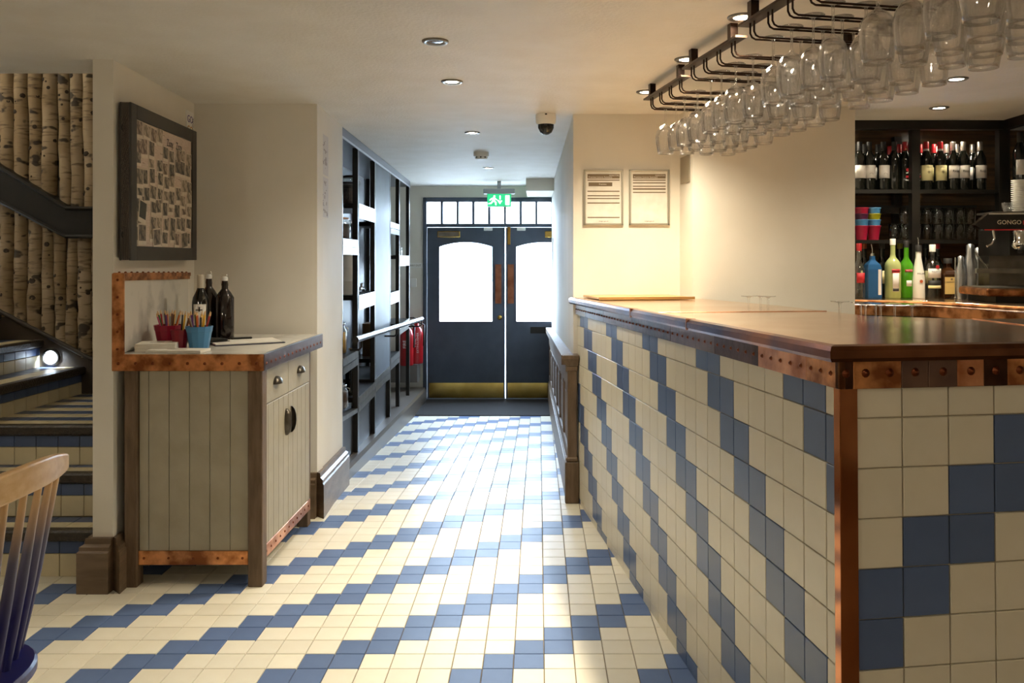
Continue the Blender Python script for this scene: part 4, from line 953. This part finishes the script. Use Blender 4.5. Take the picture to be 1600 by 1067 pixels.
# inside of the bar: lower work shelf
ws = thing('bar_work_shelf', 'steel work shelf behind the raised bar top', 'work shelf', BO); ws.matrix_world = BM
MB().prism([(.56, 1.0), (1.0, .95), (1.05, 3.0), (.56, 3.02)], 1.018, 1.035).build('shelf', M_STEELD, ws)
MB().prism([(.85, .70), (2.2, .70), (2.2, 1.0), (.95, 1.0)], 1.018, 1.035).build('shelf', M_STEELD, ws)
MB().prism([(.60, 1.0), (.95, 1.0), (1.0, 2.9), (.60, 2.9)], .0, 1.018).build('cupboard', M_BLACK, ws)
# board on the far end
fbrd = thing('counter_flap', 'light wooden board lying on the far end of the bar', 'board', inbar(.03, 2.55, 1.2175)); fbrd.rotation_euler = (BT, 0, BA)
MB().box(.0, .5, 0, .46, 0, .012).build('board', mat('honey_board', '#cda462', '#b98d4d', 5, .3, stretch=(8, 1, 1)), fbrd, bevel=.002); MB().box(-.01, .51, -.01, .0, 0, .014).build('edge', mat('honey_board_edge', '#8d6a38', rough=.4), fbrd)

def shelf_z(X, Y):
    l = BM.inverted() @ Vector((X, Y, 1.03)); return (BM @ Vector((l.x, l.y, 1.0352))).z
# drinking glasses
GW = [(.034, 0), (.0345, .0015), (.033, .003), (.014, .005), (.005, .009), (.0038, .02), (.0038, .085), (.008, .094), (.024, .104), (.036, .122), (.041, .145), (.0405, .17), (.036, .205), (.0335, .222), (.0322, .222), (.0347, .205), (.0392, .17), (.0397, .145), (.0347, .124), (.022, .1075), (.0, .0995)]
GB = [(.036, 0), (.0365, .0015), (.035, .003), (.014, .005), (.005, .009), (.0042, .02), (.0042, .072), (.009, .082), (.03, .094), (.044, .115), (.0485, .142), (.046, .175), (.040, .208), (.037, .222), (.0357, .222), (.0387, .208), (.0447, .175), (.0472, .142), (.0427, .117), (.028, .0975), (.0, .0885)]
wine_me = MB().lathe(GW, 20, cap0=True, cap1=False).mesh('wine_glass', M_GLASS); burg_me = MB().lathe(GB, 20, cap0=True, cap1=False).mesh('wine_glass', M_GLASS)
tumb_me = MB().lathe([(.028, 0), (.030, .004), (.036, .10), (.0345, .10), (.029, .008), (.0, .007)], 18, cap0=True, cap1=False).mesh('tumbler', M_GLASS)
high_me = MB().lathe([(.028, 0), (.030, .004), (.033, .17), (.0315, .17), (.0285, .01), (.0, .009)], 18, cap0=True, cap1=False).mesh('tumbler', M_GLASS)
def glass(me, p, label, group, flip=True, name='wine_glass', h=.222):
    o = link(name, me, None, (p[0], p[1], p[2] + (h if flip else 0)), (math.pi if flip else 0, 0, random.uniform(0, 6)))
    return tag(o, label, 'glass', group)
for k, (x, y, Y) in enumerate(((1170, 459, 3.75), (1188, 458, 3.8), (1200, 458, 3.72), (1312, 474, 3.12), (1345, 476, 3.0), (1352, 480, 2.9), (1368, 482, 2.93), (1376, 482, 2.86), (1398, 483, 2.9), (1425, 484, 2.82))):
    X, _, Z = px(x, y, Y)
    nth = ('first', 'second', 'third')[k] if k < 3 else ('first', 'second', 'third', 'fourth', 'fifth', 'sixth', 'seventh')[k - 3]
    glass(wine_me, (X, Y, shelf_z(X, Y)), '%s upturned wine glass of the %s behind the bar top' % (nth, 'group by the plain wall' if k < 3 else 'row under the bottle shelves'), 'upturned glasses behind the bar')
for k, (x, y, Y) in enumerate(((1222, 472, 3.66), (1244, 472, 3.6))):
    X, _, Z = px(x, y, Y); glass(high_me, (X, Y, shelf_z(X, Y)), '%s upturned tumbler between the two groups of stemmed glasses' % ('first' if k == 0 else 'second'), 'upturned glasses behind the bar', name='tumbler', h=.17)
# hanging glass racks
RK = [((.533, 4.06), (.627, 3.53), 'farthest rack'), ((.607, 3.40), (.708, 2.90), 'middle rack'), ((.686, 2.775), (.785, 2.28), 'nearest rack'), ((.80, 2.20), (.895, 1.70), 'corner rack')]
ND = ('far', 'middle', 'near', 'corner')
for ri, ((xa, ya), (xb, yb), nm) in enumerate(RK):
    d = Vector((xb - xa, yb - ya, 0)); L_ = d.length; d.normalize(); side = Vector((-d.y, d.x, 0))   # towards the back bar
    ang = math.atan2(d.y, d.x)
    rk = thing('glass_rack', 'dark bronze rod rack for stemware, the %s' % nm, 'glass rack', (xa, ya, CEIL), ang, 'ceiling racks for glasses')
    LR = .46
    for yy, nmm in ((0, 'mount_plate'), (LR, 'mount_plate')): MB().box(0, L_, yy - .022, yy + .022, -.066, -.058).build(nmm, M_BRONZE, rk)
    for xx in (.07, L_ - .07):
        for yy in (0, LR): MB().box(xx - .014, xx + .014, yy - .014, yy + .014, -.058, 0).build('mount_post', M_BRONZE, rk)
    lanes = 4; pitchx = L_ / lanes
    for k in range(lanes):
        xc = pitchx * (k + .5)
        for s in (-1, 1):
            x_ = xc + s * .014
            MB().tube([(x_, 0, -.062), (x_, 0, -.10), (x_, .006, -.112), (x_, .018, -.118), (x_, LR - .018, -.118), (x_, LR - .006, -.112), (x_, LR, -.10), (x_, LR, -.062)], .0036, 6).build('rod', M_BRONZE, rk)
        ng = 4
        for g in range(ng):
            yy = .07 + g * .105 + random.uniform(-.008, .008)
            p = Vector((xa, ya, 0)) + d * xc + side * yy
            me = burg_me if (k + g + ri) % 3 == 0 else wine_me
            o = link('wine_glass', me, None, (p.x, p.y, CEIL - .112), (math.pi, 0, random.uniform(0, 6)))
            tag(o, '%s wine glass hanging %s along the %s rod pair of the %s' % ('broad' if me is burg_me else 'slim', ('first', 'second', 'third', 'fourth')[g], ('first', 'second', 'third', 'fourth')[k], nm), 'glass', 'glasses hanging in the %s rack' % ND[ri])
# ================================================================== BACK BAR
bs = thing('bottle_shelving', 'black framed bottle shelving with smoked glass shelves behind the bar', 'shelving', (1.75, 5.05, 1.165))
def bb_(nm, m, x0, x1, y0, y1, z0, z1, bev=0): return MB().box(x0 - 1.75, x1 - 1.75, y0 - 5.05, y1 - 5.05, z0 - 1.165, z1 - 1.165).build(nm, m, bs, bevel=bev)
bb_('top_beam', M_BLACK, 1.745, 2.87, 5.03, 5.08, 2.185, 2.24); bb_('top_beam', M_BLACK, 2.82, 2.87, 4.1, 5.03, 2.185, 2.24)
for xx, w in ((2.27, .048), (2.80, .065)): bb_('post', M_BLACK, xx, xx + w, 5.04, 5.09, 1.165, 2.19)
bb_('rear_post', M_BLACK, 2.30, 2.35, 5.36, 5.41, 1.165, 2.19)
for z in (1.82, 1.514): bb_('glass_shelf', M_SHELFG, 1.75, 3.3, 5.06, 5.40, z - .012, z); bb_('shelf_rim', M_BLACK, 1.75, 2.85, 5.048, 5.062, z - .022, z)
bb_('glass_shelf', M_SHELFG, 2.88, 3.4, 4.2, 5.05, 1.808, 1.82); bb_('hanging_rail', M_BLACK, 1.75, 2.8, 5.3, 5.36, 1.69, 1.74)
# counter
bc = thing('back_counter', 'copper edged back counter carrying the spirit bottles', 'counter', (1.75, 4.8, 0))
CP = [(1.75, 4.80), (2.16, 4.60), (2.36, 4.12), (2.55, 3.7), (3.45, 3.7), (3.45, 5.4), (1.75, 5.4)]
MB().prism([(a - 1.75, b - 4.8) for a, b in CP], 1.135, 1.165).build('top', M_COPTOP, bc, bevel=.003)
CPi = [(1.76, 4.84), (2.19, 4.63), (2.40, 4.15), (2.6, 3.75), (3.44, 3.75), (3.44, 5.4), (1.76, 5.4)]
MB().prism([(a - 1.75, b - 4.8) for a, b in CPi], 1.075, 1.135).build('edge_band', M_COPPER, bc); MB().prism([(a - 1.75 + .03, b - 4.8 + .04) for a, b in CPi[:3]] + [(2.6 - 1.72, 3.8 - 4.8), (3.40 - 1.75, 3.8 - 4.8), (3.40 - 1.75, .55), (.04, .55)], 0, 1.075).build('carcass', M_BLACK, bc)
pts_ = [Vector((a - 1.75, b - 4.8, 1.15)) for a, b in CP[:4]]; MB().tube(pts_, .014, 10).build('rolled_edge', M_COPPER, bc)

def bottle(label, X, Y, z, prof, m, cap=None, lab=None, group='', name='bottle', cat='bottle', seg=16, rot=0, smooth=True):
    t = thing(name, label, cat, (X, Y, z), rot, group)
    MB().lathe(prof, seg, smooth=smooth, rot=math.pi / 4 if seg == 4 else 0).build('body', m, t, bevel=.004 if seg == 4 else 0)
    if cap: r, z0, z1, cm = cap; MB().lathe([(r, z0), (r, z1 - .002), (r * .9, z1)], 12).build('cap', cm, t)
    if lab:
        for (r, z0, z1, lm, half) in lab: MB().arc_shell(r, R(-90 - half), R(-90 + half), z0, z1).build('label', lm, t)
    return t
BX = lambda p, Y: (p - VX) / F * Y
M_CREAML = mat('cream_label', '#e2d6a0', '#d6c98f', 20, .6); M_WHITEL = mat('white_label', '#ded8d2', rough=.6); M_SILV = mat('silver_capsule', '#b5aca4', rough=.3, metal=.8); M_REDC = mat('red_capsule', '#a8141e', rough=.35)
M_REDL = mat('red_print', '#b01a22', rough=.6)
WP = WINE
kinds = [(1343, 'white', None), (1358, 'white', M_LBLACK), (1380, 'white', M_LBLACK), (1397, 'plain', M_LBLACK), (1414, 'logo', M_REDC), (1430, 'logo', M_REDC), (1447, 'cream', M_REDC), (1469, 'cream', M_REDC), (1489, 'silver', M_SILV), (1505, 'silver', M_SILV), (1531, 'silver', M_SILV)]
nth = ('first', 'second', 'third', 'fourth', 'fifth', 'sixth', 'seventh', 'eighth', 'ninth', 'tenth', 'eleventh')
desc = {'white': 'white labelled wine bottle', 'plain': 'unlabelled dark wine bottle', 'logo': 'wine bottle with red emblem', 'cream': 'cream labelled wine bottle', 'silver': 'silver capped wine bottle'}
for i, (p, kd, cm) in enumerate(kinds):
    for rowi, (Y, dx) in enumerate(((5.13, 0), (5.24, .012), (5.33, -.008))):
        if rowi and kd == 'plain': continue
        if rowi == 2 and i % 2: continue
        X = BX(p, 5.13) + dx
        if X < 1.79: X = 1.79
        labs = None
        if kd in ('white', 'silver'): labs = [(.0378, .075, .155, M_WHITEL, 62)]
        if kd == 'cream': labs = [(.0378, .06, .155, M_CREAML, 70)]
        where = ('front row', 'middle row', 'rear row')[rowi]
        t = bottle('%s, %s along the %s of the top shelf' % (desc[kd], nth[i], where), X, Y, 1.82, WP, M_BOTTLE, (.0158, .245, .302, cm or M_LBLACK), labs, 'wine bottles on the top shelf', 'wine_bottle')
        if rowi == 0:
            if kd == 'logo':
                MB().arc_shell(.0378, R(-105), R(-62), .075, .09, .0005, 4).build('emblem', M_REDL, t); MB().lathe([(0, 0), (.010, 0)], 12, cap0=False, cap1=False).build('emblem', M_REDL, t, loc=(.0, -.0388, .125), rot=(R(90), 0, 0))
                for q in range(3): MB().box(-.003, .003, -.0393, -.0388, 0, .014).build('emblem', M_WHITE, t, loc=(.004, 0, .108), rot=(0, R(120 * q + 20), 0))
                text('lettering', 'RIOJA', .011, M_WHITE, t, (0, -.039, .062)); MB().lathe([(0, 0), (.005, 0)], 10, cap0=False, cap1=False).build('seal', M_CREAML, t, loc=(0, -.0166, .255), rot=(R(90), 0, 0))
            if kd == 'cream':
                for q in range(4): MB().box(-.002, .002, -.0392, -.0386, .002, .008).build('emblem', M_INK, t, loc=(0, 0, .112), rot=(0, R(90 * q), 0))
                MB().lathe([(.0163, .245), (.0163, .258)], 12).build('cap_band', M_WHITEL, t); text('lettering', 'CHIANTI', .008, M_INK, t, (0, -.0392, .142))
            if kd == 'silver': text('lettering', 'Rioja', .02, M_LBLACK, t, (0, -.0392, .118))
            if kd == 'white' and i: MB().tube([(-.012, -.0385, .10), (.0, -.0389, .108), (.012, -.0385, .098)], .0008, 4).build('label_motif', M_INK, t)
bottle('tall wine bottle with white label at the corner of the shelving', 2.885, 4.97, 1.82, [(r * 1.05, z * 1.12) for r, z in WP], M_BOTTLE, (.0165, .275, .338, M_LBLACK), [(.0398, .08, .17, M_WHITEL, 60)], '', 'wine_bottle')
# spirits on the counter
def cg(n, c, t=.9): return clear(n, c, .55, .10, .03, 2)
G_CLEAR = cg('clear_bottle_glass', (.80, .83, .80)); G_BLUE = mat('blue_bottle_glass', '#2c5c8c', '#244c78', 3, .08); G_PALE = mat('pale_green_bottle', '#aeb67a', '#99a262', 3, .1); G_GREEN = mat('green_bottle_glass', '#4f9a1c', '#2f6b10', 4, .08)
M_MILK = mat('white_bottle', '#e9e6dd', rough=.3); M_AMBER = mat('amber_spirit', '#3d2412', '#2b180b', 4, .1); M_PARCH = mat('parchment_label', '#c9ab68', rough=.6)
def sp(r, sh, nk, h, rn=.014): return [(r * .96, 0), (r, .006), (r, sh - .01), (r * .93, sh + .008), (r * .7, sh + .024), (rn * 1.25, sh + .042), (rn, sh + .06), (rn, h)]
def spirit(i, lab, p, Y, prof, m, cap, labs, seg=16, smooth=True): return bottle(lab, BX(p, Y), Y, 1.166, prof, m, cap, labs, 'spirit bottles on the back counter', 'spirit_bottle', seg=seg, smooth=smooth)
spirit(0, 'clear vodka bottle with red cap against the plain wall', 1342, 4.93, sp(.036, .17, .24, .29), G_CLEAR, (.016, .28, .325, M_REDC), [(.0365, .09, .15, M_REDL, 40)])
t = spirit(1, 'square blue gin bottle with steel pourer', 1363, 4.93, [(.058, 0), (.06, .006), (.06, .17), (.05, .20), (.02, .225), (.018, .25)], G_BLUE, (.012, .25, .265, M_CHROME), None, 4, False)
MB().tube([(0, 0, .26), (.0, 0, .29), (-.006, 0, .32)], .003, 6).build('pourer', M_CHROME, t); MB().box(.018, .036, -.0435, -.0425, .02, .17).build('label', M_WHITEL, t)
t = spirit(2, 'pale green vermouth bottle with white cap', 1395, 4.93, sp(.046, .20, .28, .33), G_PALE, (.016, .315, .352, M_WHITE), [(.0468, .04, .155, M_WHITEL, 24), (.0474, .15, .172, M_REDL, 30)])
text('lettering', 'MARTINI', .012, M_LBLACK, t, (0, -.0490, .161)); MB().arc_shell(.0474, R(-112), R(-68), .042, .058).build('label', M_LBLACK, t)
t = spirit(3, 'bright green vermouth bottle beside the white bottle', 1416, 4.95, sp(.041, .19, .27, .32), G_GREEN, (.015, .30, .34, M_LBLACK), [(.0418, .07, .105, M_WHITEL, 22), (.0418, .155, .17, M_REDL, 32)])
text('lettering', 'MARTINI', .010, M_WHITE, t, (0, -.0435, .1625))
t = spirit(4, 'white rum liqueur bottle with black cap and pourer', 1435, 4.92, [(.036, 0), (.037, .005), (.036, .11), (.028, .17), (.016, .24), (.015, .275)], M_MILK, (.018, .275, .315, M_LBLACK), None)
text('lettering', 'MALIBU', .014, M_LBLACK, t, (0, -.0385, .145)); MB().lathe([(0, 0), (.010, 0)], 12, cap0=False, cap1=False).build('emblem', mat('sunset_print', '#b5562a', rough=.6), t, loc=(0, -.0382, .10), rot=(R(90), 0, 0)); MB().tube([(0, 0, .315), (0, 0, .345), (-.004, 0, .36)], .003, 6).build('pourer', M_CHROME, t)
t = spirit(5, 'clear rum bottle with white cap and dark banded label', 1457, 4.93, sp(.045, .19, .26, .30), G_CLEAR, (.018, .275, .318, M_WHITE), [(.0458, .12, .175, M_WHITEL, 55), (.0458, .06, .105, M_LBLACK, 55), (.0464, .058, .075, M_CREAML, 55)])
text('lettering', 'BACARDI', .013, M_LBLACK, t, (0, -.0478, .158)); MB().lathe([(0, 0), (.011, 0)], 12, cap0=False, cap1=False).build('emblem', M_REDL, t, loc=(.008, -.0476, .185), rot=(R(90), 0, 0))
t = spirit(6, 'square amber liqueur bottle with parchment label', 1481, 4.93, [(.062, 0), (.064, .005), (.064, .14), (.05, .16), (.02, .18), (.02, .21)], M_AMBER, (.024, .205, .235, M_LBLACK), None, 4, False)
MB().box(-.04, .04, -.0472, -.0462, .025, .125).build('label', M_PARCH, t); text('lettering', 'DISARONNO', .0105, M_INK, t, (0, -.048, .095)); MB().box(-.006, .006, -.048, -.0472, .107, .118).build('emblem', M_INK, t)
for p, hx, lab in ((1350, '#8a3a16', 'orange capped bottle behind the blue gin bottle'), (1378, '#2a2622', 'dark capped bottle behind the pale green bottle'), (1406, '#6e6322', 'gold capped bottle behind the two vermouth bottles'), (1424, '#7d1024', 'maroon capped bottle behind the green bottle'), (1446, '#1c1a18', 'black capped bottle behind the white bottle'), (1464, '#a8141e', 'tall red capped bottle behind the clear rum bottle')):
    spirit(9, lab, p, 5.14, sp(.037, .19, .27, .31), M_BOTTLE, (.0165, .295, .345, mat('cap_' + hx[1:], hx, rough=.35)), [(.0376, .08, .16, M_CREAML, 50)])
# tumblers on the middle shelf
ts = ('first', 'second', 'third', 'fourth', 'fifth', 'sixth', 'seventh', 'eighth', 'ninth', 'tenth')
for k in range(8):
    X = BX(1398 + k * 17.0, 5.12)
    for lv in range(2):
        if k == 0 and lv: continue
        o = link('tumbler', tumb_me, None, (X, 5.13, 1.514 + .101 * lv - .0 + (.0)), (0, 0, k)); tag(o, '%s tumbler from the colourful pots, %s layer of the middle shelf' % (ts[k], ('lower', 'upper')[lv]), 'glass', 'tumblers on the middle shelf')
for k in range(9):
    o = link('tumbler', high_me, None, (BX(1466 + k * 12.5, 5.3), 5.30, 1.514), (0, 0, k)); o.scale = (1, 1, 1.15)
    tag(o, 'tall highball glass, %s along the rear of the middle shelf' % ts[k], 'glass', 'highball glasses at the rear of the shelf')
# nested colour pots
def npots(x, cols, tail):
    for i, (cn, m) in enumerate(cols):
        t = thing('tin_pot', '%s tin pot, %s from the bottom of the %s stack' % (cn, ts[i], tail), 'pot', (x, 5.13, 1.5145 + i * .037), 0, 'stacked tin pots on the middle shelf')
        MB().lathe([(.029, 0), (.041, .085), (.043, .088), (.040, .088), (.027, .004), (0, .004)], 14, cap1=False).build('bucket', m, t); MB().lathe([(.0425, .083), (.0445, .086), (.0425, .089)], 14, cap0=False, cap1=False).build('rolled_rim', m, t)
npots(BX(1365, 5.13), [('crimson', M_CRIMSON), ('blue', M_SKYBLUE), ('olive', M_OLIVE), ('blue', M_SKYBLUE)], 'outer'); npots(BX(1344, 5.13) + .008, [('crimson', M_CRIMSON), ('blue', M_SKYBLUE), ('plum', M_PURPLE), ('crimson', M_CRIMSON)], 'wall side')
# steel shakers
for k, (p, h, r) in enumerate(((1501, .25, .028), (1516, .32, .036), (1545, .30, .034))):
    t = thing('cocktail_shaker', ('slim steel shaker next to the amber bottle', 'tall steel shaker in front of the coffee machine', 'steel shaker beside the group head')[k], 'shaker', (BX(p, 4.8), 4.80 + .12 * (k == 2), 1.166), 0, 'steel shakers on the back counter')
    MB().lathe([(r * .8, 0), (r, h * .6), (r, h * .66), (r * .62, h * .82), (r * .62, h * .86)], 18).build('cup', M_STEEL, t); MB().lathe([(r * .64, h * .86), (r * .6, h * .97), (r * .3, h)], 16).build('cap', M_STEEL, t)
for k, p in enumerate((1494, 1510)):
    t = thing('bar_spoon', '%s upright steel rod beside the shakers' % ('first', 'second')[k], 'bar tool', (BX(p, 4.85), 4.86, 1.166), 0, 'bar tools'); MB().tube([(0, 0, 0), (0, 0, .24)], .004, 6).build('shaft', M_CHROME, t); MB().lathe([(.004, .0), (.012, .003), (.004, .01)], 8).build('muddler_end', M_CHROME, t)
# coffee machine
cm = thing('coffee_machine', 'chrome and black espresso machine at the end of the back counter', 'coffee machine', (2.34, 4.45, 1.166), R(-6))
MB().prism_xz([(.0, .415), (.05, .385), (.85, .385), (.85, .475), (.07, .475)], .0, .05).build('fascia', mat('black_gloss', '#17120f', rough=.12), cm); MB().box(.07, .85, -.004, 0, .470, .478).build('fascia_trim', M_CHROME, cm)
MB().box(.05, .85, -.003, 0, .385, .391).build('red_line', M_REDP, cm); MB().box(.28, .37, -.003, 0, .448, .466).build('badge', M_REDP, cm)
text('lettering', 'GONGO', .032, mat('silver_letters', '#b9ad97', rough=.4), cm, (.175, -.003, .427)); MB().box(.245, .285, -.003, 0, .415, .437).build('badge', M_REDP, cm); text('lettering', 'ASTORIA', .035, MATS['silver_letters'], cm, (.30, -.003, .427), align='LEFT')
MB().box(.2, .85, .05, .45, .25, .475).build('boiler_housing', M_BLACK, cm); MB().box(.2, .85, .30, .45, .02, .25).build('back_splash', M_STEELD, cm)
MB().box(.09, .85, .0, .2, .476, .486).build('cup_tray', M_STEELD, cm)
MB().box(.03, .85, -.08, .3, .035, .075).build('drip_tray', M_COPPER, cm, bevel=.008); MB().box(.05, .85, -.06, .3, .075, .08).build('drip_grid', M_STEELD, cm); MB().box(.10, .85, -.02, .44, .0, .035).build('base', M_BLACK, cm)
MB().box(.03, .85, .05, .07, .155, .18).build('front_rail', M_STEELD, cm)
for gx in (.24, .52):
    g = MB().lathe([(.036, .385), (.036, .33), (.042, .325), (.042, .30), (.03, .285)], 18, c=(gx, .02, 0)).build('group_head', M_CHROME, cm); MB().tube([(gx, -.01, .30), (gx - .06, -.12, .275), (gx - .09, -.17, .27)], [.011, .013, .010], 8).build('portafilter', M_BLACK, g)
MB().tube([(.09, -.01, .385), (.092, -.02, .34), (.075, -.025, .31), (.05, -.03, .30)], .006, 8).build('steam_wand', M_CHROME, cm); MB().tube([(.0, .0, .27), (.05, -.01, .2), (.06, -.01, .18)], .005, 6).build('hot_water_pipe', M_CHROME, cm)
cs = thing('saucer_stack', 'tall stack of white saucers on top of the coffee machine', 'saucers', (2.615, 4.50, 1.653))
for k in range(16): MB().lathe([(.022, 0), (.045, .008), (.047, .0105), (.044, .0105), (.02, .003)], 18, cap1=True).build('saucer', M_WHITE, cs, loc=(0, 0, k * .0108))
mg = thing('mirror_ball_cup', 'small glass cup beside the saucer stack', 'cup', (2.545, 4.50, 1.653)); MB().lathe([(.018, 0), (.03, .03), (.031, .05), (.029, .05), (.017, .004)], 14, cap1=False).build('bowl', M_GLASS, mg)
gl = thing('slanted_card', 'white price card leaning at the wall end of the middle shelf', 'card', (1.765, 5.075, 1.520), 0); MB().box(0, .055, 0, .002, 0, .05).build('card', M_WHITE, gl, rot=(0, R(-25), 0))

# ================================================================== LAMPS
nt_ = ('farthest', 'third', 'second', 'nearest visible', 'first unseen')
BP = 75
for k, (x, y, lab) in enumerate(((.541, 4.17, 'lit downlight beside the farthest glass rack'), (.622, 3.487, 'lit downlight beside the middle glass rack'), (.707, 2.878, 'lit downlight beside the glass rack nearest the bar corner'))):
    downlight(x, y, BP, lab)
downlight(1.95, 3.87, 20, 'lit downlight above the inside of the bar'); downlight(2.226, 4.61, 40, 'lit downlight in front of the bottle shelves')
downlight(-.412, 3.927, 50, 'lit downlight nearest the viewer on the corridor ceiling', col=WARM2); downlight(-.443, 5.52, 14, 'lit downlight in the middle of the corridor', col=(1, .96, .9)); downlight(-.467, 7.66, 12, 'lit downlight at the door end of the corridor', col=(1, .98, .95))
downlight(-.40, 3.20, 0, 'unlit dark downlight on the ceiling in front of the corridor', lit=False)
downlight(1.86, 5.14, 6, 'small lit downlight over the wall end of the wine shelf', z=2.235, cone=150); downlight(2.55, 5.14, 6, 'small downlight added to brighten the coffee end of the wine shelf', z=2.235, cone=150)  # the coffee end lamp is added to brighten the shelf and glassware
for k, (x, y, w_) in enumerate(((-3.1, 2.2, 18), (-3.1, .3, 16), (-1.2, .3, 14), (.6, .3, 8), (2.5, .3, 6), (2.3, 1.9, 3), (-1.2, -1.8, 14), (.8, -1.8, 8))):  # out-of-view downlights added as fill for the room
    downlight(x, y, w_, 'unseen fill downlight added over the dining room, %s from the stairs' % ts[k], col=WARM2)
def pendant(x, y, w, label, z=1.75, ceil=CEIL):  # unseen pendants added to fill the room and stairwell with light
    t = thing('fill_pendant', label, 'pendant lamp', (x, y, ceil), 0, 'unseen pendants added for fill light')
    MB().tube([(0, 0, 0), (0, 0, z - ceil + .14)], .004, 6).build('cord', M_BLACK, t); MB().lathe([(.03, z - ceil + .15), (.035, z - ceil + .10)], 12).build('holder', M_BRASS, t)
    MB().lathe([(.03, .10), (.075, .075), (.10, .0), (.075, -.075), (.0, -.10)], 18, c=(0, 0, z - ceil)).build('globe', clear('lamp_globe', (.98, .95, .9), .2, .02, .2), t)
    l = bpy.data.lights.new('bulb', 'POINT'); l.energy = w; l.color = WARM2; l.shadow_soft_size = .06
    o = bpy.data.objects.new('bulb', l); COL.objects.link(o); o.parent = t; o.location = (0, 0, z - ceil)
pendant(-2.4, -.9, 18, 'unseen fill pendant added on the stair side of the dining room'); pendant(1.3, -1.0, 12, 'unseen fill pendant added on the bar side of the dining room')
pendant(-3.9, 4.3, 12, 'unseen pendant added high up to light the stairwell', z=2.9, ceil=3.7)
# daylight guide for the glazed doors
pl = bpy.data.lights.new('door_portal', 'AREA'); pl.shape = 'RECTANGLE'; pl.size = 1.86; pl.size_y = 2.4; pl.cycles.is_portal = True
po = bpy.data.objects.new('door_portal', pl); COL.objects.link(po); po.location = (-.39, 9.80, .93); po.rotation_euler = (R(-90), 0, 0)
